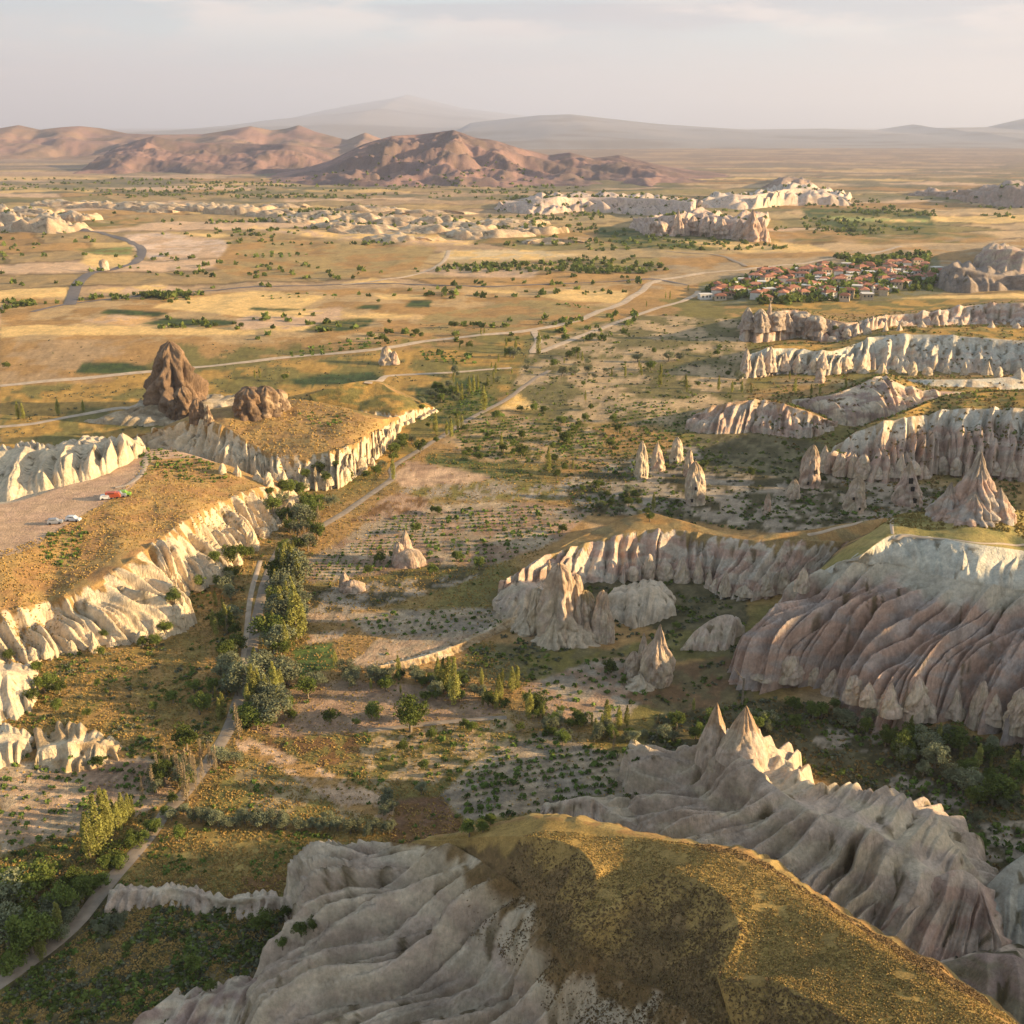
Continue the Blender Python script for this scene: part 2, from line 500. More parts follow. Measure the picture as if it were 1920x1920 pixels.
    ([(1240, 480), (1600, 470), (1920, 450), (1920, 500), (1500, 500), (1200, 550)], (.38, .27, .15), DRY, 90, .2, None),
    ([(1310, 530), (1500, 500), (1760, 480), (1770, 550), (1600, 570), (1310, 570)], (.2, .18, .1), OLIVE, 25, .4, None),
    ([(1400, 560), (1600, 565), (1920, 560), (1920, 590), (1650, 590), (1400, 580)], OLIVE, GOLD, 25, .5, None),
]


def ground_color(x, y, z):
    P = np.stack([x, y, z], -1)
    u, v, d = proj(P)
    ok = y > 60
    u = np.where(ok, u, -1e5)
    r = np.hypot(x, y)
    n1 = fbm(x / 55, y / 55, 21, 4)
    n2 = fbm(x / 11, y / 11, 33, 4)
    base = C(DRY)[None] + (C(OLIVE) - C(DRY))[None] * smooth(-.3, .5, n1)[:, None]
    base = base + (C(PALE) - base) * (smooth(.25, .75, fbm(x / 35, y / 35, 41, 3)) * .5)[:, None]
    veg = np.full(len(x), .55)
    # far patchwork of strip fields (walls of hashed cells in three tilted bands)
    ca, sa = math.cos(.22), math.sin(.22)
    xr, yr = x * ca + y * sa, -x * sa + y * ca
    bh = 60 + 40 * np.floor(np.clip(yr / 700, 0, 12))
    row = np.floor(yr / bh)
    wd = bh * (1.2 + 3.0 * _h(row, row * 0 + 3, 8))
    cell = np.floor((xr + _h(row, row * 0, 5) * 400 + (yr - row * bh) * .25) / wd)
    hsh = _h(cell, row, 11)
    hs2 = _h(cell, row, 12)
    pal = np.array([WHEAT, (.5, .34, .18), DRY, (.48, .32, .18), WHEAT, (.38, .27, .13), PINKW, (.27, .21, .08), (.40, .27, .12), DRY])
    fc = pal[(hsh * 9.99).astype(int)] * (0.85 + .3 * hs2)[:, None]
    ex_ = ((xr + _h(row, row * 0, 5) * 400 + (yr - row * bh) * .25) / wd) % 1.0
    ey_ = (yr / bh) % 1.0
    fc = fc * np.where((np.minimum(ex_, 1 - ex_) * wd < 4) | (np.minimum(ey_, 1 - ey_) * bh < 4 + y / 500), .55, 1.0)[:, None]
    far = smooth(640, 800, y + 60 * n1) * smooth(-.4, -.3, pn(x / 400, y / 400, 77) + .15) * .9
    base = base + (fc - base) * far[:, None]
    veg = veg * (1 - far * .8)
    # dark tree belts toward the mountain foot
    ff = smooth(1500, 2300, y) * smooth(.02, .35, fbm(x / 380, y / 160, 91, 4) + .10)
    base = base + (C((.09, .105, .05)) - base) * (ff * .8)[:, None]
    jit = np.clip(d / 400, .4, 1)
    ja = np.clip(300 / np.maximum(d, 1), .08, 1)
    uj = u + 7 * n2 * ja
    vj = v + 3.0 * n2 * ja
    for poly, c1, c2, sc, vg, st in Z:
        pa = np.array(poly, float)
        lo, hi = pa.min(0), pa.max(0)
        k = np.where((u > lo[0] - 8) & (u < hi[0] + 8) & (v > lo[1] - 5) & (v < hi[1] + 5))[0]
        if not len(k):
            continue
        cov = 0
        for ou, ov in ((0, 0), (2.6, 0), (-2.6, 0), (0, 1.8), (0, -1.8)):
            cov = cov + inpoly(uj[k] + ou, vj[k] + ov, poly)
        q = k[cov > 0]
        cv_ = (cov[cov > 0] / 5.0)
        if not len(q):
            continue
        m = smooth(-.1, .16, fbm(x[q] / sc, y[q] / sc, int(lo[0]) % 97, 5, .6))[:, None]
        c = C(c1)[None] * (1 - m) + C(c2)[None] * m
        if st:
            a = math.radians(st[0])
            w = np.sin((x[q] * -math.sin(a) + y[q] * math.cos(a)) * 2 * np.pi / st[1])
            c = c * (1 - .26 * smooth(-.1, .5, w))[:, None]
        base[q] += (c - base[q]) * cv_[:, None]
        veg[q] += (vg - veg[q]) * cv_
    n3 = fbm(x / 3.2, y / 3.2, 57, 3, .6)
    base *= np.clip(1 + .16 * n2 + .30 * n3 * smooth(900, 500, y), .4, 1.6)[:, None]
    fm = smooth(1700, 4800, y)[:, None] * .8  # haze put into the ground colour: far plain fades to mauve tan
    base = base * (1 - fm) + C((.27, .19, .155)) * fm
    return np.concatenate([np.clip(base, .01, .9), veg[:, None]], 1)


def build_ground():
    vs = np.concatenate([np.linspace(6000, 2200, 26), np.linspace(2180, 640, 290), np.linspace(638, 290, 200), np.linspace(289, 238.6, 36)])
    ang = PITCH + np.arctan((vs - 960) / FPX)
    yy = (CAM_H) / np.tan(np.clip(ang, .002, 1.5))
    yy = np.concatenate([[-250, -60], np.clip(yy, 0, 60000)])
    aa = np.concatenate([np.linspace(-3.2, -.6, 26), np.linspace(-.55, .55, 500), np.linspace(.6, 3.2, 26)])
    Y, A = np.meshgrid(yy, aa, indexing='ij')
    X = A * (Y * CP + CAM_H * SP + np.where(Y < 0, 250, 0))
    z = G(X, Y) * np.clip(1.2 - Y / 30000, 0, 1)
    x, y, z = X.ravel(), Y.ravel(), z.ravel()
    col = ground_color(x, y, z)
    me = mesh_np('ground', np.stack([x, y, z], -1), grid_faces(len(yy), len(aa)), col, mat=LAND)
    put('ground', me, label='dry valley floor with golden fields, pale vineyards and scrub', cat='ground', kind='structure')


build_ground()


# ------------------------------------------------------------------ lofted hills and fluted ridges
def catmull(P, n):
    P = np.asarray(P, float)
    K = len(P)
    s = np.linspace(0, K - 1, n)
    i = np.clip(np.floor(s).astype(int), 0, K - 2)
    t = (s - i)[:, None]
    p0, p1, p2, p3 = P[np.maximum(i - 1, 0)], P[i], P[i + 1], P[np.minimum(i + 2, K - 1)]
    return .5 * (2 * p1 + (p2 - p0) * t + (2 * p0 - 5 * p1 + 4 * p2 - p3) * t * t + (3 * p1 - p0 - 3 * p2 + p3) * t ** 3)


def rise(foot, pix, slope, zf=0.0):
    """Crest points: for every foot pixel and crest pixel the height that gives the slope between them."""
    out = []
    for k, (f, c) in enumerate(zip(foot, pix)):
        sl = slope[k] if hasattr(slope, '__len__') else slope
        tn = math.tan(math.radians(sl))
        F = unproj(f[0], f[1], zf)
        lo, hi = 0.0, 70.0
        best, bz = 1e9, 0
        for z in np.linspace(.2, 60, 300):
            P = unproj(c[0], c[1], z + zf)
            e = abs(z / (math.hypot(P[0] - F[0], P[1] - F[1]) + 1e-6) - tn)
            if P[1] < F[1] - 2 and z > 2:
                break
            if e < best:
                best, bz = e, z
        out.append((c[0], c[1], bz + zf))
    return out


def world_line(pts):
    W_ = []
    for p in pts:
        if len(p) == 2 or p[2] is None:
            q = unproj(p[0], p[1], 0)
            q = q.copy(); q[2] = G(q[0], q[1]) - .5
        elif len(p) == 4:             # plain world point
            q = np.array(p[:3], float)
        else:
            q = unproj(*p)
        W_.append(q)
    return np.array(W_)


LOFTS = []


def loft(name, label, lines, segs, nu, seed=1, cat='ridge', warp=.38, undul=0.0, rot=None, kind='structure', obj=True):
    """lines: near foot to far foot, each a list of (u, v, z) photo points (same count).
    segs: one dict per gap: n rows, p profile power, veg 0/1, c1/c2 albedos, w rib spacing, amp rib depth, down=True when the
    foot is the first line."""
    nu = int(nu * .68)
    r = np.random.default_rng(seed)
    Ls = [catmull(world_line(l), nu) for l in lines]
    rows, cols, tinfo = [], [], []
    for si, sg in enumerate(segs):
        A, B = Ls[si], Ls[si + 1]
        n = max(6, int(sg['n'] * .66))
        t = np.linspace(0, 1, n + 1)
        if si:
            t = t[1:]
        p = sg.get('p', 1.0)
        T = t[:, None, None]
        P = A[None] * (1 - T) + B[None] * T
        zt = t ** p if not sg.get('ease') else np.sin(t * np.pi / 2) ** p
        P[..., 2] = A[None, :, 2] + (B - A)[None, :, 2] * zt[:, None]
        D = (B - A)
        ln = np.hypot(D[:, 0], D[:, 1]) + 1e-6
        mid = (A + B) / 2
        arc = np.concatenate([[0], np.cumsum(np.hypot(*(np.diff(mid[:, :2], axis=0)).T))])
        Lu, Lsl = arc[-1], float(np.mean(np.sqrt(ln ** 2 + D[:, 2] ** 2)))
        x, y, z = P[..., 0], P[..., 1], P[..., 2]
        amp = sg.get('amp', 0)
        face_down = sg.get('down', 1)         # 1: rises along t (foot first); -1: falls along t
        td = (1 - t) if face_down == 1 else t  # 0 at top, 1 at the foot
        if amp:
            w = sg.get('w', 5.0)
            U = np.broadcast_to(arc[None, :], x.shape).copy()
            TD = np.broadcast_to(td[:, None], x.shape).copy()
            U += warp * w * .5 * fbm(x / (w * 2.6), y / (w * 2.6) + z / (w * 3.5), seed, 2) + sg.get('lean', 0) * TD * Lsl
            def ribs(sp, amp_, s0, s1, sd, grow, ex=.75):
                """Rounded ribs with sharp creases between them, each starting at its own height."""
                m = max(3, int(Lu / sp) + 4)
                cen = (np.arange(m) - 1.5 + r.uniform(-.44, .44, m)) * sp
                t0 = r.uniform(s0, s1, m); am = amp_ * r.uniform(.45, 1.45, m)
                k = np.clip(np.searchsorted((cen[1:] + cen[:-1]) / 2, U.ravel()).reshape(U.shape), 0, m - 1)
                lo_ = np.where(k > 0, (cen[k] + cen[np.maximum(k - 1, 0)]) / 2, cen[k] - sp / 2)
                hi_ = np.where(k < m - 1, (cen[k] + cen[np.minimum(k + 1, m - 1)]) / 2, cen[k] + sp / 2)
                dd = np.where(U < cen[k], (U - lo_) / (cen[k] - lo_ + 1e-6), (hi_ - U) / (hi_ - cen[k] + 1e-6))
                g_ = np.clip((TD - t0[k]) / grow, 0, 1) ** .8
                dd = np.clip(dd, 0, 1)
                return am[k] * (.32 * np.sin(dd * np.pi / 2) ** ex + .68 * dd ** 1.35) * g_, g_
            p1, _ = ribs(w, amp, -.15, .12, seed, .3)
            p2, _ = ribs(w * .52, amp * .42, .05, .55, seed + 1, .3)
            p3, _ = ribs(w * .24, amp * .24, .0, .7, seed + 2, .3)
            prot = p1 + p2 + p3
            valley = 1 - np.clip((p1 + p2) / (amp * 1.0), 0, 1)
            m = max(2, int(Lu / w * 2.1 * sg.get('tents', 1)))
            for i in range(m):
                uc, t0, hw, a, ln_ = (i + r.uniform(0, 1)) * Lu / m, r.uniform(.12, .75), w * r.uniform(.3, .6), amp * r.uniform(1.35, 2.2), r.uniform(-.12, .12)
                wd_ = hw + w * .9 + abs(ln_) * Lsl
                sft = abs(sg.get('lean', 0)) * Lsl
                j0, j1 = np.searchsorted(arc, [uc - wd_ - sft, uc + wd_ + sft])
                if j1 - j0 < 2:
                    continue
                s_ = np.s_[:, j0:j1]
                g_ = np.clip(TD[s_] - t0, 0, None)
                half = hw * (.04 + .95 * np.clip(g_ / .45, 0, 1) ** .85)
                e = np.abs(U[s_] - uc - ln_ * g_ * Lsl) / half
                b_ = a * np.clip(g_ / .38, 0, 1) ** .7 * np.clip(1 - e ** 1.25, 0, None) ** .85
                prot[s_] = np.maximum(prot[s_], b_ * (g_ > 0))
            prot = prot - amp * .55 * smooth(.0, .35, TD) + amp * 1.3 * fbm(U / (w * 4.5), TD * .8, seed + 41, 2) * smooth(-.1, .5, TD)
            wn = fbm(x / 2.6 + z * .3, y / 2.6 - z * .2, seed + 7, 3) * .14 + fbm(x / .8 + z, y / .8, seed + 8, 2) * .03
            if sg.get('knob'):
                kn = np.abs(fbm(U / 2.4, TD * Lsl / 4.2, seed + 31, 3)) * smooth(.12, .4, TD)
                prot = prot - .95 * (.42 - np.clip(kn, 0, .42)) * smooth(-.2, .4, fbm(x / 14, y / 14, seed + 33, 2) + .15)
            prot = prot + wn * min(1.5, amp * .5) * smooth(.02, .25, TD)
            sgn = -1 if face_down == 1 else 1
            nx, ny = D[:, 0] / ln * sgn, D[:, 1] / ln * sgn
            sl = np.abs(D[:, 2]) / ln
            ce, se = 1 / np.sqrt(1 + sl ** 2), sl / np.sqrt(1 + sl ** 2)
            edge = smooth(0, .03, np.linspace(0, 1, nu)) * smooth(1, .97, np.linspace(0, 1, nu))
            prot = prot * edge[None]
            P[..., 0] += nx[None] * prot * se[None]
            P[..., 1] += ny[None] * prot * se[None]
            P[..., 2] += prot * ce[None] * smooth(1.0, .85, TD)
        und = sg.get('und', undul)
        if und:
            e2 = np.ones_like(t)
            P[..., 2] += und * fbm(x / 22, y / 22, seed + 3, 4) * (e2 * np.minimum(1, 4 * np.minimum(t + .1, 1.1 - t)))[:, None]
        x, y, z = P[..., 0], P[..., 1], P[..., 2]
        m1 = smooth(-.25, .35, fbm(x / sg.get('cs', 9), y / sg.get('cs', 9) + z / 4, seed + 4, 4))[..., None]
        c = C(sg['c1']) * (1 - m1) + C(sg['c2']) * m1
        veg = np.full(x.shape, float(sg.get('veg', 0)))
        if 'fade' in sg:                       # grades raggedly into the neighbouring turf
            fd = smooth(.35, .75, t[:, None] + .38 * fbm(x / 3.4, y / 3.4, seed + 51, 4) + .2 * fbm(x / 12, y / 12, seed + 52, 2))[..., None]
            c = c * (1 - fd) + C(sg['fade']) * fd
        TDg = np.broadcast_to(td[:, None], x.shape)
        if 'top' in sg:                        # albedo band near the top of a cliff
            tw = smooth(sg.get('tw', .35), sg.get('tw', .35) - .15, TDg + .1 * fbm(x / 9, y / 9, seed + 6, 3))[..., None]
            c = c * (1 - tw) + C(sg['top']) * tw
        if sg.get('amp', 0):
            st = smooth(.1, .6, fbm(x / 7, y / 7, seed + 12, 4))[..., None]
            c = c * (1 - .2 * st)
            band = np.sin(z * 2.1 + 2.0 * fbm(x / 30, y / 30, seed + 2, 2))[..., None]
            c = c * (1 + .015 * band)
            # shrubs and dry grass caught in patches on the rock
            gp = (smooth(.25, .5, fbm(x / 3.5, y / 3.5, seed + 13, 4) + sg.get('patch', 0)) * smooth(.45, .8, valley + .25 * fbm(x / 6, y / 6, seed + 19, 2)) * smooth(.05, .2, TDg))[..., None]
            c = c * (1 - gp * .8) + C((.12, .085, .035)) * gp * .8
            veg = np.maximum(veg, gp[..., 0] * .8)
            # ragged turf edge
            gt = smooth(.10, .02, TDg + .12 * fbm(x / 4, y / 4, seed + 14, 3) + sg.get('rag', .26) * fbm(U / 3.5, TD * 1.2, seed + 15, 3) * (TDg < .45)) * sg.get('turf', 1)
            c = c * (1 - gt[..., None]) + C(sg.get('turfc', DRY)) * gt[..., None]
            veg = np.maximum(veg, gt)
        else:
            c = c * (1 + .15 * fbm(x / 5, y / 5, seed + 15, 3))[..., None]
        rows.append(P)
        cols.append(np.concatenate([np.clip(c, .01, .9), veg[..., None]], -1))
    P = np.concatenate(rows, 0)
    Cc = np.concatenate(cols, 0)
    # skirts below ground
    def sk(p, dz):
        q = p.copy(); q[..., 2] = np.minimum(q[..., 2] - dz, -1.0 - dz); return q
    P = np.concatenate([sk(P[:1], 1.5), P, sk(P[-1:], 1.5)], 0)
    Cc = np.concatenate([Cc[:1], Cc, Cc[-1:]], 0)
    P = np.concatenate([sk(P[:, :1], 1.5), P, sk(P[:, -1:], 1.5)], 1)
    Cc = np.concatenate([Cc[:, :1], Cc, Cc[:, -1:]], 1)
    me = mesh_np(name, P.reshape(-1, 3), grid_faces(P.shape[0], P.shape[1])[:, ::-1], Cc.reshape(-1, 4), mat=LAND)
    o = put(name, me, label=label, cat=cat, kind=kind)
    LOFTS.append(o)
    return o


CREAM = (.64, .51, .345); CREAM2 = (.60, .48, .335); ROSE = (.52, .355, .265); ROSE2 = (.58, .445, .33); WHITE = (.58, .54, .44); WARM = (.66, .53, .35)
GREYR = (.63, .51, .365); MAUVE = (.42, .295, .23)

# --- near hill with the golden turf back
f = [(a_, c_, None) for a_, c_ in [(605, 1650), (560, 1785), (490, 1880), (500, 1990), (620, 2070), (720, 2140), (820, 2230), (930, 2300), (1020, 2370), (1100, 2430), (1180, 2490), (1290, 2560), (1400, 2640), (1560, 2750)]]
t = [(752, 1590, 15), (810, 1588, 21), (880, 1602, 24), (935, 1640, 26), (1000, 1690, 27), (1025, 1745, 27.5), (1060, 1810, 30.5), (1120, 1830, 28), (1180, 1850, 28), (1240, 1862, 30), (1310, 1915, 35.5), (1400, 1985, 34), (1500, 2080, 37), (1660, 2230, 41)]
m = [(775, 1576, 17), (850, 1572, 24), (915, 1568, 28.5), (1000, 1568, 33), (1085, 1592, 34.5), (1118, 1645, 34.6), (1100, 1712, 33.6), (1170, 1690, 34.8), (1240, 1640, 36.5), (1340, 1668, 38), (1385, 1740, 39), (1345, 1835, 38), (1450, 1840, 41), (1620, 1930, 43.5)]
b = [(800, 1570, 18), (880, 1562, 25), (950, 1544, 28.5), (1010, 1537, 31.5), (1080, 1543, 32.5), (1150, 1560, 33.3), (1220, 1575, 34), (1290, 1588, 35), (1370, 1602, 36), (1440, 1640, 37), (1500, 1685, 38.5), (1620, 1765, 40.5), (1760, 1850, 42.5), (2000, 2030, 45)]
g = [(a_ + 50, c_ + 14, z_ * .35) for a_, c_, z_ in b]
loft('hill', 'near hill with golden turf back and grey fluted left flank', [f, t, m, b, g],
     [dict(n=330, p=1.0, amp=5.6, w=5.6, lean=.12, tents=3.0, knob=1, rag=.05, c1=GREYR, c2=ROSE2, top=CREAM, tw=.25, turf=1, turfc=(.24, .15, .065), patch=.02),  # turf edge shares the flank's shade-darkened brown
      dict(n=90, p=.92, c1=(.24, .15, .065), c2=(.17, .11, .048), fade=(.38, .245, .08), veg=.8, und=.9),  # brown scrub, its colour also darkened to deepen the hollow's shade
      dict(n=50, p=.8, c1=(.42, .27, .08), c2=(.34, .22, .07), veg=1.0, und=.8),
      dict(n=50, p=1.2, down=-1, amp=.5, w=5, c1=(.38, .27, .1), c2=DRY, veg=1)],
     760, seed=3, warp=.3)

# --- pale fin between the near hill and the vineyard
f = [(1010, 1535), (1060, 1560), (1110, 1575), (1170, 1590), (1240, 1600)]
f = [(a, c, None) for a, c in f]
t = rise(f, [(1015, 1512), (1062, 1500), (1106, 1495), (1160, 1530), (1245, 1572)], [40, 42, 45, 42, 38])
k = [(a + 10, c - 1, max(0, z - 2.5)) for a, c, z in t]
b = [(1040, 1500, None), (1110, 1500, None), (1170, 1500, None), (1215, 1530, None), (1270, 1565, None)]
loft('hill', 'small pale rock fin between golden hill and vineyard', [f, t, b],
     [dict(n=60, p=1.0, amp=1.3, w=2.6, lean=.1, c1=ROSE2, c2=CREAM2, turf=0), dict(n=40, down=-1, p=1.0, amp=1.0, w=3, c1=CREAM2, c2=CREAM, turf=0)], 160, seed=5)

# --- cream ridge with the twin spires, behind the near hill
f = [(1212, 1432), (1195, 1500), (1190, 1560), (1260, 1640), (1400, 1720), (1530, 1800), (1640, 1835), (1700, 1830)]
f = [(a, c, None) for a, c in f]
t = rise(f, [(1290, 1412), (1345, 1408), (1400, 1425), (1445, 1468), (1525, 1525), (1610, 1545), (1700, 1600), (1770, 1650)], [38, 41, 42, 42, 42, 42, 42, 42])
t2 = [(u_, v_, z_ - 2.6) for (u_, v_), (_, _, z_) in zip([(1330, 1392), (1385, 1386), (1445, 1400), (1530, 1492), (1600, 1490), (1690, 1506), (1770, 1560), (1815, 1630)], t)]
b = [(1380, 1400), (1430, 1400), (1490, 1440), (1580, 1500), (1680, 1490), (1800, 1560), (1850, 1640), (1860, 1720)]
b = [(a, c, None) for a, c in b]
print('R2 z', [round(p[2], 1) for p in t])
loft('hill', 'cream fluted ridge below twin spires, right of the golden hill', [f, t, t2, b],
     [dict(n=240, p=1.05, amp=4.2, w=4.6, lean=.22, tents=1.8, c1=ROSE2, c2=CREAM2, turf=0),
      dict(n=60, p=1.0, amp=1.8, w=5, lean=.1, down=-1, c1=CREAM, c2=ROSE2, turf=0),
      dict(n=90, p=1.0, down=-1, amp=2.2, w=7, c1=CREAM, c2=ROSE2, turf=0)], 560, seed=8, warp=.4)

# --- lower mauve ribs at the right bottom
f = [(1600, 1830), (1680, 1850), (1770, 1850), (1850, 1840), (1900, 1860)]
f = [(a, c, None) for a, c in f]
t = rise(f, [(1700, 1660), (1740, 1650), (1800, 1632), (1835, 1660), (1862, 1740)], 40)
b = [(1860, 1680), (1880, 1680), (1895, 1690), (1900, 1720), (1910, 1780)]
b = [(a, c, None) for a, c in b]
loft('hill', 'mauve rounded ribs at the foot of the cream ridge', [f, t, b],
     [dict(n=110, p=1.1, amp=2.4, w=4.2, lean=.2, tents=1.5, c1=ROSE, c2=ROSE2, turf=0), dict(n=30, down=-1, amp=1, w=4, c1=ROSE, c2=ROSE2, turf=0)], 200, seed=11)

f = [(1660, 1890), (1760, 1960), (1850, 2040), (1960, 2120)]
f = [(a, c, None) for a, c in f]
t = rise(f, [(1700, 1830), (1790, 1800), (1870, 1790), (1990, 1820)], 34)
b = [(1760, 1800), (1840, 1775), (1920, 1770), (2040, 1800)]
b = [(a, c, None) for a, c in b]
loft('hill', 'low mauve hill with brown scrub in the bottom right', [f, t, b],
     [dict(n=90, p=1.1, amp=1.8, w=5, lean=-.2, c1=MAUVE, c2=(.3, .24, .15), turf=0, patch=.2), dict(n=30, down=-1, amp=.6, w=4, c1=SCRUB, c2=ROSE2, turf=0)], 180, seed=12)
f = [(1790, 1930), (1850, 1900), (1930, 1900), (2050, 1930)]
f = [(1835, 1760), (1880, 1790), (1950, 1800), (2060, 1800)]
f = [(a, c, None) for a, c in f]
t = rise(f, [(1850, 1660), (1900, 1615), (1960, 1590), (2080, 1600)], 42)
b = [(1880, 1620), (1950, 1580), (2010, 1560), (2120, 1570)]
b = [(a, c, None) for a, c in b]
loft('hill', 'pale yellowish cliff cut by the right edge near the bottom', [f, t, b],
     [dict(n=80, p=1.0, amp=1.4, w=6, c1=(.46, .42, .33), c2=(.4, .36, .28), turf=0), dict(n=30, down=-1, c1=GREY, c2=SCRUB, veg=.4)], 120, seed=13)

# --- the great fluted mesa on the right
f = [(1385, 1225), (1400, 1258), (1440, 1292), (1520, 1284), (1580, 1305), (1640, 1345), (1710, 1355), (1800, 1346), (1960, 1410), (2160, 1460)]
f = [(a, c, None) for a, c in f]
l = rise(f, [(1470, 1115), (1545, 1082), (1600, 1062), (1680, 1060), (1745, 1078), (1800, 1090), (1860, 1100), (1940, 1112), (2120, 1130), (2300, 1140)], [33, 38, 40, 42, 43, 43, 43, 43, 42, 42])
print('R4 z', [round(p[2], 1) for p in l])
zl = [p[2] for p in l]
rm = [(1500, 1098, zl[0] + 1), (1560, 1062, zl[1] + 2), (1615, 1040, zl[2] + 4), (1672, 1005, zl[3] + 6), (1745, 1008, zl[4] + 6), (1810, 1018, zl[5] + 6), (1870, 1026, zl[6] + 6), (1950, 1036, zl[7] + 6), (2130, 1046, zl[8] + 6), (2320, 1050, zl[9] + 6)]
pb = [(1520, 1085, zl[0]), (1575, 1035, zl[1] + 2), (1630, 1000, zl[2] + 4), (1690, 966, zl[3] + 6), (1770, 962, zl[4] + 7), (1830, 958, zl[5] + 7), (1890, 958, zl[6] + 7), (1970, 960, zl[7] + 7), (2140, 960, zl[8] + 7), (2320, 960, zl[9] + 7)]
bb = [(1540, 1060), (1590, 1010), (1650, 985), (1700, 972), (1780, 972), (1850, 970), (1900, 970), (1980, 970), (2150, 970), (2330, 970)]
bb = [(a, c, None) for a, c in bb]
loft('hill', 'great rose fluted mesa with white rim and grass plateau on the right', [f, l, rm, pb, bb],
     [dict(n=300, p=1.0, amp=5.4, w=5.4, lean=.10, tents=2.4, c1=ROSE, c2=(.47, .38, .32), top=(.55, .48, .36), tw=.22, turf=0, patch=-.08),
      dict(n=34, p=.85, amp=.9, w=6, c1=(.60, .55, .43), c2=(.56, .52, .42), turf=0, patch=-.1),
      dict(n=60, p=.9, c1=(.40, .30, .10), c2=(.30, .25, .08), veg=.7, und=.5),
      dict(n=16, down=-1, c1=DRY, c2=SCRUB, veg=.6)], 700, seed=14, warp=.35)

# --- lit ridge with turf cap behind the rock cluster, running to the mesa
f = [(930, 1125), (985, 1108), (1080, 1092), (1180, 1086), (1255, 1080), (1330, 1088), (1350, 1115), (1430, 1118), (1500, 1100), (1580, 1085)]
f = [(a, c, None) for a, c in f]
t = rise(f, [(945, 1095), (1010, 1050), (1090, 1022), (1170, 1002), (1250, 993), (1330, 1003), (1400, 1012), (1470, 1012), (1550, 1015), (1620, 1020)], [30, 38, 42, 44, 44, 44, 42, 42, 40, 38])
zt = [p[2] for p in t]
print('R5 z', [round(p, 1) for p in zt])
c_ = [(975, 1075, zt[0]), (1050, 1025, zt[1] + .5), (1120, 992, zt[2] + 1), (1205, 962, zt[3] + 3), (1265, 973, zt[4] + 2), (1345, 995, zt[5] + .5), (1420, 1003, zt[6]), (1490, 998, zt[7] + 1), (1570, 985, zt[8] + 2), (1660, 972, zt[9] + 3)]
b = [(1010, 1060), (1100, 1005), (1160, 975), (1240, 975), (1300, 985), (1370, 1000), (1440, 1000), (1520, 990), (1600, 980), (1700, 970)]
b = [(a, c, None) for a, c in b]
loft('hill', 'turf capped ridge with lit cream flutes behind the pinnacle cluster', [f, t, c_, b],
     [dict(n=120, p=1.0, amp=3.0, w=4.6, lean=.12, c1=(.60, .50, .38), c2=ROSE, turf=1, turfc=(.36, .25, .11), patch=-.05),
      dict(n=30, p=.8, c1=DRY, c2=(.30, .21, .09), veg=.8, und=.8),
      dict(n=16, down=-1, c1=DRY, c2=SCRUB, veg=.6)], 520, seed=15)

# small pale outcrops around the cluster
def outcrop(label, foot, top, back, w, amp, slope=40, c1=CREAM2, c2=ROSE2, nu=120, seed=1, n=50, turf=0, veg=0, cb=None):
    f = [(a, c, None) for a, c in foot]
    t = rise(f, top, slope)
    b = [(a, c, None) for a, c in back]
    return loft('hill', label, [f, t, b],
                [dict(n=n, p=1.0, amp=amp, w=w, c1=c1, c2=c2, turf=turf, patch=-.1),
                 dict(n=max(10, n // 2), down=-1, p=1.0, amp=amp * .6, w=w, c1=cb or c1, c2=c2, turf=0, veg=veg)], nu, seed=seed)


outcrop('pale fin shaped rock left of the rose mesa foot', [(1275, 1222), (1310, 1225), (1350, 1222), (1375, 1215)], [(1285, 1205), (1320, 1170), (1360, 1152), (1382, 1162)], [(1310, 1185), (1350, 1165), (1385, 1160), (1395, 1190)], 3.5, 1.2, seed=21)
outcrop('pale broken slope left of the pinnacle cluster', [(925, 1130), (950, 1165), (1000, 1168), (1060, 1160)], [(940, 1108), (975, 1100), (1010, 1105), (1050, 1110)], [(960, 1090), (990, 1085), (1030, 1090), (1060, 1100)], 3.5, 1.5, 34, seed=22)
outcrop('white gullied bank right of the pinnacle cluster', [(1130, 1150), (1185, 1175), (1215, 1172), (1270, 1150)], [(1140, 1115), (1190, 1110), (1225, 1100), (1262, 1130)], [(1150, 1100), (1200, 1090), (1240, 1090), (1270, 1120)], 3.5, 1.3, 34, c1=CREAM2, c2=GREYR, seed=23)
outcrop('low cream earth bank below the striped field', [(690, 1262), (780, 1248), (860, 1225), (930, 1190), (985, 1165)], [(690, 1252), (775, 1235), (850, 1212), (920, 1180), (975, 1150)], [(690, 1248), (770, 1228), (845, 1206), (910, 1176), (970, 1145)], 2.0, .5, 50, c1=SAND, c2=CREAM, seed=24, n=24, nu=260)
outcrop('pale eroded bank under the dry grass strip', [(195, 1705), (260, 1700), (330, 1697), (420, 1715), (500, 1712), (580, 1735), (640, 1690)], [(205, 1668), (265, 1668), (330, 1665), (420, 1685), (500, 1680), (570, 1680), (650, 1640)], [(215, 1658), (270, 1658), (330, 1655), (420, 1675), (500, 1668), (575, 1660), (660, 1620)], 2.8, 1.3, 42, c1=ROSE2, c2=GREYR, seed=25, n=44, nu=330)
outcrop('pale rock shelf creeping in at the bottom', [(230, 1935), (330, 1960), (420, 1960), (520, 1900)], [(300, 1880), (380, 1870), (460, 1850), (530, 1830)], [(330, 1855), (410, 1845), (480, 1825), (560, 1790)], 3.2, 1.3, 26, c1=GREYR, c2=MAUVE, seed=26, n=50, nu=200)

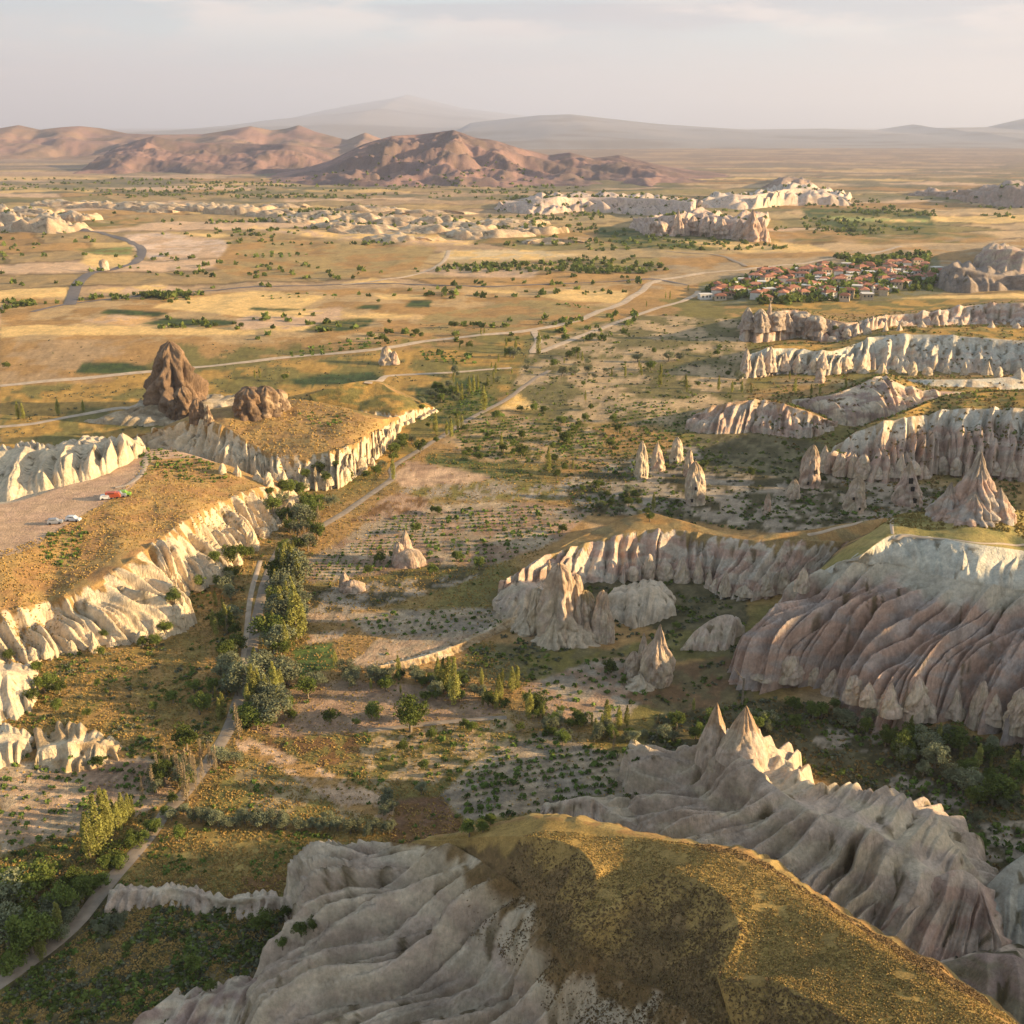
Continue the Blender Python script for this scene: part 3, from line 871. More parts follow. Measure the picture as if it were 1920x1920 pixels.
# --- long left hill: turf top, white flutes facing the valley, pink car park plateau, white flutes behind
f = [(-160, 1270), (-60, 1262), (60, 1240), (130, 1222), (250, 1205), (345, 1168), (335, 1130), (420, 1080), (465, 1020), (520, 990), (566, 935)]
f = [(a, c, None) for a, c in f]
t = rise(f, [(-160, 1165), (-60, 1158), (30, 1143), (95, 1128), (170, 1100), (240, 1055), (300, 1012), (350, 975), (420, 940), (485, 914), (550, 918)], [42, 42, 42, 42, 42, 40, 40, 42, 42, 42, 38])
zt = [p[2] for p in t]
print('R6 z', [round(p, 1) for p in zt])
PZ = 17.0
m = [(-160, 1070, PZ), (-60, 1060, PZ), (30, 1040, PZ), (90, 1010, PZ), (140, 975, PZ), (200, 942, PZ), (250, 910, PZ), (272, 880, PZ), (300, 862, PZ), (380, 862, PZ - 1), (480, 895, zt[9])]
m2 = [(-160, 960, PZ - 1), (-60, 952, PZ - 1), (10, 945, PZ - 1), (60, 932, PZ - 1), (110, 915, PZ - 1), (150, 905, PZ - 1), (190, 893, PZ - 1), (250, 862, PZ - .5), (275, 843, PZ), (350, 850, PZ - 1), (465, 888, zt[9] - 1)]
b = [(-160, 930), (-60, 925), (40, 915), (100, 905), (160, 893), (210, 880), (260, 850), (290, 842), (320, 850), (400, 868), (500, 900)]
b = [(a, c, None) for a, c in b]
loft('hill', 'long left hill with orange turf and cream flutes above the road', [f, t, m, m2, b],
     [dict(n=170, p=1.0, amp=3.4, w=5.2, lean=-.2, tents=2.0, c1=WARM, c2=CREAM, turf=1, turfc=(.40, .24, .09), patch=-.02),
      dict(n=60, p=.75, c1=(.40, .25, .09), c2=(.36, .20, .08), veg=.6, und=1.0),
      dict(n=40, p=1.0, c1=PINKW, c2=(.52, .34, .22), veg=.05, und=.0),
      dict(n=16, down=-1, c1=WARM, c2=CREAM, veg=.1)], 620, seed=31)
f = [(-100, 965, None), (0, 950, 12), (60, 935, 13), (120, 918, 14), (180, 905, 14.5), (230, 880, 15), (262, 862, 15.5), (275, 850, 16)]
t = [(-100, 870, 16), (0, 848, 18), (45, 842, 19), (95, 848, 19), (150, 836, 20), (200, 830, 20), (235, 822, 20), (262, 833, 18)]
b = [(-100, 850, None), (0, 842, None), (50, 838, None), (100, 845, None), (160, 832, None), (210, 826, None), (240, 820, None), (275, 832, None)]
loft('hill', 'white fluted badland rim behind the pink gravel plateau', [f, t, b],
     [dict(n=150, p=1.1, amp=3.6, w=9.0, lean=.25, tents=.7, c1=WARM, c2=CREAM, turf=0), dict(n=30, down=-1, amp=2, w=7, c1=CREAM, c2=CREAM2, turf=0)], 360, seed=32)

# --- second left hill with turf dome and flutes below the big rocks
f = [(215, 850), (262, 838), (330, 855), (400, 880), (470, 892), (530, 915), (590, 915), (645, 905), (700, 868), (755, 800)]
f = [(a, c, None) for a, c in f]
t = rise(f, [(235, 828), (300, 808), (370, 785), (420, 800), (470, 832), (530, 858), (600, 855), (650, 838), (700, 812), (748, 786)], [34, 38, 42, 44, 44, 44, 44, 44, 40, 34])
zt = [p[2] for p in t]
print('R7 z', [round(p, 1) for p in zt])
c_ = [(250, 822, zt[0]), (310, 800, zt[1]), (375, 772, zt[2] + .5), (430, 765, zt[3] + 2), (500, 752, zt[4] + 5), (560, 750, zt[5] + 6), (620, 762, zt[6] + 5), (670, 775, zt[7] + 3), (715, 785, zt[8] + 1), (752, 782, zt[9])]
b = [(262, 818), (320, 795), (380, 770), (440, 755), (510, 745), (570, 745), (630, 755), (680, 768), (722, 778), (760, 780)]
b = [(a, c, None) for a, c in b]
loft('hill', 'orange turf dome over white flutes below the brown rock block', [f, t, c_, b],
     [dict(n=130, p=1.0, amp=3.4, w=5.0, lean=-.15, tents=1.5, c1=WARM, c2=CREAM, turf=1, turfc=(.40, .24, .09), patch=-.02),
      dict(n=40, p=.75, c1=(.40, .25, .09), c2=(.34, .20, .08), veg=.5, und=1.2),
      dict(n=16, down=-1, c1=DRY, c2=OLIVE, veg=.5)], 460, seed=33)

f = [(590, 785), (650, 790), (700, 795), (745, 800), (790, 788), (820, 770)]
f = [(a, c, None) for a, c in f]
t = rise(f, [(595, 765), (650, 772), (700, 775), (745, 778), (785, 768), (812, 762)], 42)
c_ = [(580, 740, 9), (640, 722, 12), (700, 715, 12), (740, 735, 10), (775, 750, 7), (800, 758, 4)]
b = [(590, 735), (650, 720), (705, 712), (750, 732), (790, 748), (815, 758)]
b = [(a, c, None) for a, c in b]
loft('hill', 'green brown knoll with small white flutes beside the valley', [f, t, c_, b],
     [dict(n=50, p=1.0, amp=2.0, w=6.5, c1=WARM, c2=CREAM, turf=1), dict(n=36, p=.7, c1=OLIVE, c2=GOLD, veg=.5, und=1.0), dict(n=12, down=-1, c1=DRY, c2=OLIVE, veg=.5)], 240, seed=34)

# pale ledge on which the big brown rock stands
outcrop('pale ledge under the big brown rock', [(150, 790), (240, 800), (330, 800), (420, 795), (470, 785)], [(250, 770), (290, 762), (340, 760), (400, 752), (450, 752)], [(260, 755), (300, 745), (350, 740), (420, 738), (480, 745)], 8, 1.6, 22, c1=(.50, .40, .27), c2=(.34, .26, .16), seed=35, n=40, nu=200)

# white banks at the far left edge
outcrop('white bank in the far left edge by the lower vineyard', [(-40, 1370), (20, 1362), (60, 1330), (70, 1290)], [(-40, 1262), (0, 1258), (40, 1262), (62, 1275)], [(-40, 1235), (10, 1235), (50, 1245), (75, 1262)], 5, 1.6, 34, c1=WARM, c2=CREAM, seed=36, n=60, nu=120)
outcrop('small white fluted bank on the left edge', [(-30, 1450), (10, 1440), (40, 1432), (62, 1410)], [(-30, 1385), (5, 1378), (35, 1380), (55, 1392)], [(-30, 1370), (5, 1362), (40, 1368), (70, 1385)], 3, 1.2, 36, c1=WARM, c2=CREAM, seed=37, n=40, nu=100)
outcrop('brown and white hummock beside the left edge', [(60, 1450), (110, 1448), (160, 1440), (225, 1425)], [(70, 1405), (120, 1395), (170, 1392), (215, 1400)], [(60, 1365), (115, 1352), (180, 1370), (235, 1400)], 4, 1.6, 30, c1=WARM, c2=SAND, seed=38, n=40, nu=120, veg=.5)

# --- right middle distance ridges
f = [(1285, 800), (1310, 808), (1365, 812), (1420, 808), (1480, 818), (1530, 815), (1565, 800)]
f = [(a, c, None) for a, c in f]
t = rise(f, [(1300, 778), (1340, 762), (1390, 752), (1440, 752), (1490, 765), (1530, 778), (1558, 790)], 42)
b = [(1310, 768), (1350, 756), (1400, 748), (1450, 748), (1500, 760), (1540, 775), (1568, 790)]
b = [(a, c, None) for a, c in b]
loft('hill', 'low fluted rose ridge left of the gray badlands', [f, t, b],
     [dict(n=70, p=1.0, amp=2.8, w=4.5, lean=-.1, c1=(.58, .47, .36), c2=ROSE, turf=.6), dict(n=14, down=-1, c1=DRY, c2=OLIVE, veg=.6)], 260, seed=41)

f = [(1490, 768), (1560, 795), (1620, 798), (1670, 800), (1720, 780), (1790, 770), (1870, 770)]
f = [(a, c, None) for a, c in f]
t = rise(f, [(1485, 750), (1550, 742), (1610, 722), (1650, 706), (1710, 730), (1780, 735), (1860, 738)], 34)
b = [(1500, 742), (1560, 735), (1620, 712), (1665, 700), (1740, 715), (1800, 718), (1880, 718)]
b = [(a, c, None) for a, c in b]
loft('hill', 'gray gullied badland hill in front of the upper plateau', [f, t, b],
     [dict(n=90, p=1.0, amp=3.4, w=9, lean=-.2, c1=GREYR, c2=MAUVE, turf=0), dict(n=14, down=-1, c1=OLIVE, c2=GOLD, veg=.6)], 300, seed=42)

f = [(1540, 875), (1590, 895), (1650, 902), (1710, 895), (1760, 880), (1800, 890), (1860, 890), (1925, 900), (2050, 905), (2200, 905)]
f = [(a, c, None) for a, c in f]
t = rise(f, [(1560, 845), (1600, 815), (1645, 796), (1700, 784), (1755, 776), (1800, 768), (1860, 768), (1925, 768), (2050, 770), (2200, 770)], [40, 42, 44, 44, 44, 44, 44, 44, 44, 44])
zt = [p[2] for p in t]
print('R11 z', [round(p, 1) for p in zt])
c_ = [(1575, 835, zt[0]), (1620, 800, zt[1] + .5), (1665, 785, zt[2] + .5), (1715, 765, zt[3] + 1), (1765, 745, zt[4] + 1), (1815, 738, zt[5] + 1), (1870, 735, zt[6] + 1), (1935, 735, zt[7] + 1), (2060, 735, zt[8] + 1), (2200, 735, zt[9] + 1)]
b = [(a + 8, c - 4, None) for a, c, z in c_]
loft('hill', 'broad cream fluted cliff under a grass shelf, upper right', [f, t, c_, b],
     [dict(n=150, p=1.0, amp=5.0, w=7.5, lean=.15, tents=1.8, c1=ROSE2, c2=ROSE, top=(.64, .58, .47), tw=.35, turf=.5), dict(n=24, c1=GOLD, c2=OLIVE, veg=.5, und=.5), dict(n=12, down=-1, c1=DRY, c2=OLIVE, veg=.5)], 420, seed=43)

f = [(1385, 708), (1430, 705), (1480, 700), (1540, 702), (1600, 695), (1660, 692), (1740, 695), (1830, 700), (1925, 705), (2100, 705)]
f = [(a, c, None) for a, c in f]
t = rise(f, [(1392, 672), (1440, 655), (1490, 655), (1550, 660), (1605, 645), (1650, 630), (1740, 628), (1820, 632), (1925, 640), (2100, 640)], [44, 44, 40, 38, 38, 38, 38, 38, 38, 38])
zt = [p[2] for p in t]
c_ = [(1400, 660, zt[0]), (1450, 648, zt[1]), (1500, 645, zt[2] + .5), (1560, 645, zt[3] + .5), (1625, 625, zt[4] + 1), (1680, 618, zt[5] + 1), (1750, 615, zt[6] + 1), (1830, 612, zt[7] + 1), (1930, 615, zt[8] + 1), (2100, 615, zt[9] + 1)]
b = [(a + 5, c - 3, None) for a, c, z in c_]
loft('hill', 'long pale gullied escarpment with grass shelf in the upper right', [f, t, c_, b],
     [dict(n=90, p=1.0, amp=5.0, w=9, lean=.15, tents=1.8, c1=(.62, .55, .43), c2=ROSE2, top=WHITE, tw=.45, turf=.3), dict(n=20, c1=GOLD, c2=OLIVE, veg=.5, und=.5), dict(n=10, down=-1, c1=DRY, c2=OLIVE, veg=.5)], 380, seed=44)

f = [(1385, 635), (1430, 638), (1490, 632), (1550, 638), (1600, 640), (1660, 615), (1740, 610), (1830, 605), (1925, 612), (2100, 612)]
f = [(a, c, None) for a, c in f]
t = rise(f, [(1392, 600), (1440, 588), (1490, 582), (1550, 598), (1600, 605), (1660, 592), (1740, 586), (1830, 572), (1925, 568), (2100, 568)], [50, 50, 50, 48, 36, 30, 30, 34, 34, 34])
b = [(1398, 594), (1450, 580), (1500, 576), (1560, 588), (1620, 594), (1680, 584), (1760, 578), (1850, 565), (1935, 560), (2100, 560)]
b = [(a, c, None) for a, c in b]
loft('hill', 'pinkish broken cliff line below the village', [f, t, b],
     [dict(n=70, p=1.0, amp=5.0, w=9, c1=(.60, .50, .40), c2=ROSE, turf=.4), dict(n=14, down=-1, c1=DRY, c2=OLIVE, veg=.6)], 300, seed=45)

f = [(1560, 735), (1640, 745), (1740, 762), (1830, 755), (1925, 745), (2100, 745)]
f = [(1660, 722), (1740, 735), (1830, 738), (1925, 735), (2100, 735)]
f = [(a, c, None) for a, c in f]
t = rise(f, [(1665, 712), (1745, 712), (1830, 712), (1925, 706), (2100, 706)], 26)
b = [(1670, 708), (1750, 705), (1840, 702), (1935, 700), (2100, 700)]
b = [(a, c, None) for a, c in b]
loft('hill', 'smooth whitish bank above the grass shelf', [f, t, b],
     [dict(n=24, amp=1, w=14, c1=WHITE, c2=CREAM2, turf=0), dict(n=8, down=-1, c1=DRY, c2=OLIVE, veg=.5)], 120, seed=46)

# far mesas and badlands
outcrop('brown mesa block cut by the right edge above the village', [(1825, 500), (1850, 512), (1890, 518), (1960, 520)], [(1838, 472), (1865, 468), (1900, 470), (1960, 472)], [(1845, 468), (1870, 464), (1905, 465), (1970, 466)], 25, 5, 48, c1=(.46, .36, .25), c2=MAUVE, seed=51, n=30, nu=100)
outcrop('dark cave riddled cliff beside the village', [(1750, 535), (1790, 545), (1850, 545), (1940, 545)], [(1762, 508), (1795, 502), (1850, 515), (1940, 520)], [(1768, 504), (1800, 498), (1860, 510), (1950, 514)], 22, 6, 50, c1=(.30, .24, .19), c2=(.24, .19, .15), seed=52, n=34, nu=140)
outcrop('far dark headland on the right edge', [(1700, 365), (1780, 372), (1860, 385), (1960, 392)], [(1720, 358), (1790, 360), (1885, 348), (1960, 352)], [(1740, 356), (1800, 357), (1890, 346), (1970, 350)], 60, 10, 40, c1=(.34, .26, .2), c2=MAUVE, seed=53, n=24, nu=140)
outcrop('far rose badland slope left of the jagged rocks', [(925, 392), (1000, 402), (1100, 398), (1200, 402), (1300, 412)], [(935, 384), (1010, 374), (1100, 370), (1200, 372), (1300, 380)], [(950, 378), (1020, 368), (1100, 366), (1210, 367), (1310, 372)], 45, 9, 26, c1=(.56, .42, .34), c2=ROSE2, seed=54, n=40, nu=260)
outcrop('far pale badland hills behind the jagged rocks', [(1300, 388), (1400, 392), (1480, 385), (1600, 385)], [(1320, 372), (1410, 366), (1500, 354), (1590, 372)], [(1330, 366), (1420, 360), (1510, 350), (1600, 368)], 45, 9, 24, c1=(.58, .47, .38), c2=ROSE2, seed=55, n=36, nu=220)
outcrop('jagged far rock spur above the jade fields', [(1180, 425), (1240, 445), (1300, 440), (1370, 448), (1440, 450)], [(1200, 412), (1250, 405), (1310, 402), (1370, 412), (1430, 415)], [(1215, 405), (1260, 398), (1320, 396), (1380, 404), (1445, 410)], 28, 10, 34, c1=(.56, .42, .32), c2=(.45, .33, .26), seed=56, n=44, nu=240)
outcrop('small dark cone hill below the far plain', [(1425, 352), (1470, 356), (1530, 354)], [(1440, 345), (1475, 332), (1515, 346)], [(1450, 342), (1478, 330), (1525, 344)], 80, 8, 24, c1=(.36, .26, .2), c2=(.3, .22, .17), seed=57, n=20, nu=80)

# white lumpy badlands far left to centre: many mounds, each its own hill
OW = 'first second third fourth fifth sixth seventh eighth ninth tenth eleventh twelfth thirteenth fourteenth fifteenth sixteenth seventeenth eighteenth nineteenth twentieth'.split()


def rank_words(k):
    i = sorted(range(len(bad)), key=lambda j: bad[j][0]).index(k)
    return OW[i] + ' from the left' if i < 15 else OW[len(bad) - 1 - i] + ' from the right'


bad = [(20, 425, 100, 30), (95, 432, 110, 28), (150, 412, 60, 14), (60, 402, 90, 14), (0, 400, 60, 18),
       (120, 385, 90, 10), (190, 388, 90, 12), (250, 390, 90, 12), (320, 392, 110, 14), (390, 395, 90, 13), (300, 398, 60, 8),
       (455, 400, 100, 15), (530, 405, 100, 16), (610, 412, 110, 18), (560, 418, 80, 12), (680, 415, 90, 16), (640, 428, 80, 14), (700, 435, 120, 18),
       (760, 418, 100, 15), (830, 418, 90, 14), (800, 437, 100, 16), (870, 432, 90, 16), (920, 445, 120, 20), (960, 422, 100, 14), (760, 452, 110, 14),
       (1010, 438, 80, 14), (1050, 455, 100, 10), (545, 388, 70, 8), (700, 395, 100, 10), (820, 400, 110, 8)]
for k, (u, v, w_, h_) in enumerate(bad):
    w_ *= 1.5; h_ *= .8
    n_ = 5
    q = np.linspace(-.5, .5, n_)
    foot = [(u + w_ * a, v + h_ * .25 * (1 - (2 * a) ** 2), None) for a in q]
    hh = 1 - (2 * q) ** 2
    dpt = unproj(u, v, 0)
    top = [(u + w_ * a * .7 - 8, v - h_ * (.15 + .85 * h1) * (1 + .2 * rng.normal()), None) for a, h1 in zip(q, hh)]
    top = rise(foot, [(a, b_) for a, b_, _ in top], 24)
    back = [(u + w_ * a * .8 - 14, v - h_ * (.3 + .8 * h1), None) for a, h1 in zip(q, hh)]
    loft('hill', 'pale eroded mound in the far badlands, %s' % (
        ['at the left edge', 'left of the winding road', 'behind the pink field', 'above the wheat strips', 'in the middle of the row', 'toward the rose slope'][min(5, int(u / 180))] + (', lower ' if v > 420 else ', upper ') + rank_words(k)),
         [foot, top, back], [dict(n=26, amp=h_ * .42, w=w_ * .28, c1=(.56, .43, .28), c2=(.48, .34, .22), turf=0, patch=.12), dict(n=10, down=-1, amp=h_ * .2, w=w_ * .2, c1=CREAM2, c2=SAND, turf=0)], 70, seed=60 + k)


# ------------------------------------------------------------------ mountains
def mountain(label, crest, base_v, dist, c1, c2, depth, seed, nu=300, n=60, amp=.16, dark=0):
    nu = int(nu * .7); n = int(n * .7)
    cu = np.array([p[0] for p in crest], float); cv = np.array([p[1] for p in crest], float)
    u = np.linspace(cu[0], cu[-1], nu)
    v = np.interp(u, cu, cv)
    ang = PITCH + np.arctan((v - 960) / FPX)
    rx = (u - 960) / FPX / (CP + (960 - v) / FPX * SP)
    Yc = dist * (1 + .05 * pn(u / 120, u * 0 + 3, seed))
    zc = CAM_H - np.tan(ang) * Yc
    Yf = CAM_H / np.tan(PITCH + math.atan((base_v - 960) / FPX))
    rows, tt = [], np.concatenate([np.linspace(0, 1, n), 1 + np.linspace(.08, 1, 12)])
    P = np.zeros((len(tt), nu, 3))
    Cl = np.zeros((len(tt), nu, 4))
    Hh = zc + 5
    for i, t_ in enumerate(tt):
        if t_ <= 1:
            Y = Yf + (Yc - Yf) * t_
            z = -6 + Hh * t_ ** 1.25
        else:
            Y = Yc + depth * (t_ - 1)
            z = -6 + Hh * (2 - t_) ** 1.2
        X = rx * (Yc * .5 + Y * .5) * 1.0
        sc = max(160.0, (Yc.mean() - Yf) * .42)
        rid = 1 - np.abs(fbm(X / sc, Y / sc, seed, 6, .52)) * 2.0
        fine = fbm(X / (sc * .3), Y / (sc * .3), seed + 5, 4)
        env = np.sin(np.pi * min(t_, 1)) ** .7 if t_ <= 1 else 0
        z = z + Hh * amp * (rid - .4 + .2 * fine) * env
        P[i, :, 0], P[i, :, 1], P[i, :, 2] = X, Y, z
        m_ = smooth(-.3, .4, fbm(X / sc * 1.4, Y / sc * 1.4, seed + 9, 4))[:, None]
        c = C(c1) * (1 - m_) + C(c2) * m_
        rk = smooth(.15, .5, fine)[:, None] * .5
        c = c * (1 - rk) + C((.16, .12, .09)) * rk
        Cl[i, :, :3] = np.clip(c, .01, .9)
        Cl[i, :, 3] = .2
    e = (np.minimum(1, np.minimum(np.arange(nu), nu - 1 - np.arange(nu)) / 12.0))[None]
    P[..., 2] = -8 + (P[..., 2] + 8) * e
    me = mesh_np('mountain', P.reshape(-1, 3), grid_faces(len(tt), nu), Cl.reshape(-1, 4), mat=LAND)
    return put('mountain', me, label=label, cat='mountain', kind='structure')


MT1, MT2 = (.27, .165, .14), (.17, .115, .105)
mountain('main brown mountain with rocky summit in the middle distance', [(480, 330), (560, 318), (620, 300), (680, 270), (735, 254), (790, 251), (830, 246), (850, 243), (870, 250), (890, 258), (930, 263), (970, 276), (1030, 290), (1070, 285), (1110, 296), (1160, 290), (1200, 300), (1250, 312), (1350, 325), (1450, 340)], 352, 3300, MT1, MT2, 500, 101, nu=460, n=100, amp=.42)
mountain('lower brown hill left of the main mountain', [(180, 292), (215, 276), (260, 262), (290, 254), (330, 264), (370, 268), (420, 266), (480, 270), (530, 270), (580, 275), (640, 290), (700, 310)], 328, 3900, MT1, MT2, 500, 102, n=60, amp=.26)
mountain('long brown hills on the left horizon', [(-200, 242), (-60, 240), (0, 240), (35, 234), (75, 243), (115, 238), (150, 236), (190, 240), (240, 250), (300, 252), (380, 251), (420, 245), (470, 236), (510, 244), (540, 240), (560, 234), (590, 246), (650, 262), (685, 248), (720, 262), (800, 275)], 300, 5600, MT1, (.26, .17, .125), 900, 103, n=60, amp=.2)
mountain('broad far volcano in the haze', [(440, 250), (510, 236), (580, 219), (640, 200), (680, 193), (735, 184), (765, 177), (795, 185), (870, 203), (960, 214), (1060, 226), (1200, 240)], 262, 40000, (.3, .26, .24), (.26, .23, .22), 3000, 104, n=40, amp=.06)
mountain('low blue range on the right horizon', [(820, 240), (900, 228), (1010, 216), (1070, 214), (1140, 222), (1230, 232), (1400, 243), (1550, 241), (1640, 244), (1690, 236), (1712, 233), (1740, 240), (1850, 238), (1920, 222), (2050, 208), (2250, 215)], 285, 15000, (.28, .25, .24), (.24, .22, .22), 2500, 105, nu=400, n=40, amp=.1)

# ------------------------------------------------------------------ high mesa off to the right whose evening shadow lies over the valley
def side_mesa():
    # (y, height) of the skyline that throws the long shadow; foot 55 m nearer
    ys = np.array([-80, 0, 54, 102, 129, 139, 150, 182, 206, 269, 335, 352, 368, 414, 444, 484, 530])
    hs = np.array([100, 103, 103, 104, 97, 80, 66, 68, 84, 78, 75, 66, 60, 58, 50, 25, 6.0])
    n = 180
    yy = np.linspace(ys[0], ys[-1], n)
    hh = np.interp(yy, ys, hs) + 5.0 * fbm(yy / 16, yy * 0 + 2, 3, 4)
    xc = 340 + np.clip(yy - 350, 0, None) * .35
    T = np.linspace(0, 1, 40)
    P = np.zeros((len(T) + 8, n, 3)); 
    for i, t_ in enumerate(T):
        P[i, :, 0] = xc - 62 * (1 - t_) + 4 * fbm(yy / 12, yy * 0 + t_ * 2, 8, 3)
        P[i, :, 1] = yy
        P[i, :, 2] = -2 + (hh + 2) * t_ ** 1.15
    for i in range(8):
        P[len(T) + i, :, 0] = xc + 20 + 30 * i
        P[len(T) + i, :, 1] = yy
        P[len(T) + i, :, 2] = hh - (i / 7) ** 2 * (hh + 2)
    col = np.zeros(P.shape[:2] + (4,)); col[..., :3] = ROSE2
    put('hill', mesh_np('hill', P.reshape(-1, 3), grid_faces(P.shape[0], n)[:, ::-1], col.reshape(-1, 4), mat=LAND), label='high rose mesa beyond the right edge shading the valley', cat='hill', kind='structure')


side_mesa()
# ==PART2==

# ------------------------------------------------------------------ placing things on the built land
bpy.context.view_layer.update()
DG = bpy.context.evaluated_depsgraph_get()
CAMV = Vector((0, 0, CAM_H))


def hit(u, v):
    """Point of the land under photo pixel (u, v)."""
    q = unproj(u, v, 0.0) - np.array([0, 0, CAM_H])
    ok, loc, nrm, idx, ob, mx = S.ray_cast(DG, CAMV, Vector(q).normalized())
    return loc if ok else Vector(unproj(u, v, 0.0))


def drop(x, y, top=120.0):
    ok, loc, nrm, idx, ob, mx = S.ray_cast(DG, Vector((x, y, top)), Vector((0, 0, -1)))
    return loc.z if ok else 0.0


def px_m(p):
    """Metres covered by one photo pixel at point p."""
    return (p[1] * CP - (p[2] - CAM_H) * SP) / FPX


def height_for(p, vtop):
    """Height of an upright thing standing at p whose top the photo shows on row vtop."""
    lo, hi = 0.0, 120.0
    for _ in range(40):
        m_ = (lo + hi) / 2
        if proj(np.array([p[0], p[1], p[2] + m_]))[1] > vtop:
            lo = m_
        else:
            hi = m_
    return (lo + hi) / 2


# ------------------------------------------------------------------ fairy chimneys and rock blocks
def rock_mesh(name, r, h, shape='cone', seed=1, nr=6, rib=.16, na=88, nz=60, px=60, squash=1.0, c1=ROSE2, c2=CREAM2, cap=(.40, .29, .20), capz=.78, lean=(0, 0), rough=.12, veg=0):
    na = int(np.clip(px * 1.0, 16, 84)); nz = int(np.clip(px * .7, 12, 60))
    a = np.linspace(0, 2 * np.pi, na, endpoint=False)[None, :]
    t = np.linspace(0, 1, nz)[:, None]
    if shape == 'cone':
        pr = (1 - t ** 1.15) ** .82 + .015
    elif shape == 'spire':
        pr = (1 - t) ** .86 + .01
    elif shape == 'tent':
        pr = (1 - t) ** 1.05 + .015
    elif shape == 'bullet':
        pr = (1 - t ** 2.8) ** .6 * (1 - .16 * t)
    elif shape == 'finger':
        pr = (1 - t ** 4) ** .5 * (1 - .35 * t)
    elif shape == 'vase':
        pr = np.interp(t, [0, .25, .45, .62, .72, .86, 1], [.82, 1, .92, .62, .40, .22, .03])
    elif shape == 'dome':
        pr = (1 - t ** 2) ** .55
    elif shape == 'block':
        pr = (1 - t ** 7) ** .5 * (1 - .18 * t)
    elif shape == 'stump':
        pr = np.interp(t, [0, .15, .4, .65, .85, .95, 1], [1, .93, .80, .66, .52, .38, .05])
    elif shape == 'mass':
        pr = np.interp(t, [0, .2, .5, .8, .93, 1], [1.0, .86, .66, .42, .25, .04])
    pr = np.clip(pr, .01, None)
    ph = seed * 1.7
    fold = np.abs(np.sin(a * nr / 2 + ph + .6 * np.sin(a * 2 + ph) + 1.2 * pn(t * 2.2 + seed, t * 0 + .5, seed))) ** .6
    R = r * pr * (1 - rib * (1 - fold) * smooth(1.0, .5, t) * 1.6)
    cx, cy = np.cos(a), np.sin(a) * squash
    sc = max(r, h * .4)
    X0, Y0, Z0 = cx * R, cy * R, t * h + 0 * a
    n = fbm(cx * 1.6 + seed, cy * 1.6 + Z0 / sc * 1.3, seed, 4) + .5 * pn(cx * 6 + Z0 / sc * 2.5, cy * 6 - Z0 / sc * 3, seed + 2) * .6
    R = R * (1 + rough * 2.2 * n * smooth(0, .12, t) + 0 * a) 
    z = Z0 + h * .05 * fbm(cx * 2, cy * 2 + seed, seed + 4, 2) * smooth(.2, .8, t)
    x, y = cx * R + lean[0] * t * h, cy * R + lean[1] * t * h
    P = np.stack([x, y, z], -1)
    P = np.concatenate([P[:1] * [1.06, 1.06, 1] - [0, 0, h * .08 + .8], P], 0)
    m_ = smooth(-.3, .3, fbm(x / r * 1.2, y / r + z / r, seed + 9, 4))[..., None]
    c = C(c1) * (1 - m_) + C(c2) * m_
    cp = smooth(capz - .08, capz + .05, t + .09 * n)[..., None]
    c = c * (1 - cp) + C(cap) * cp
    st = smooth(.1, .5, fbm(cx * 5, cy * 5 + z / h * 1.5, seed + 11, 3))[..., None]
    c = c * (1 - .22 * st)
    c = np.concatenate([c[:1], c], 0)
    col = np.concatenate([np.clip(c, .01, .9), np.full(c.shape[:2] + (1,), veg)], -1)
    return mesh_np(name, P.reshape(-1, 3), grid_faces(nz + 1, na, True), col.reshape(-1, 4), mat=LAND)


def rock_at(u, vb, vt, wpx, depth=.5):
    q = unproj(u, vb, 0.0) - np.array([0, 0, CAM_H])
    p = hit(u, vb)
    m_ = px_m(p)
    r = wpx * m_ / 2
    q = Vector((q[0], q[1], 0)).normalized() * r * depth
    c = p + q
    c.z = min(drop(c.x, c.y), p.z + .6 * r)
    return c, r, height_for(c, vt)


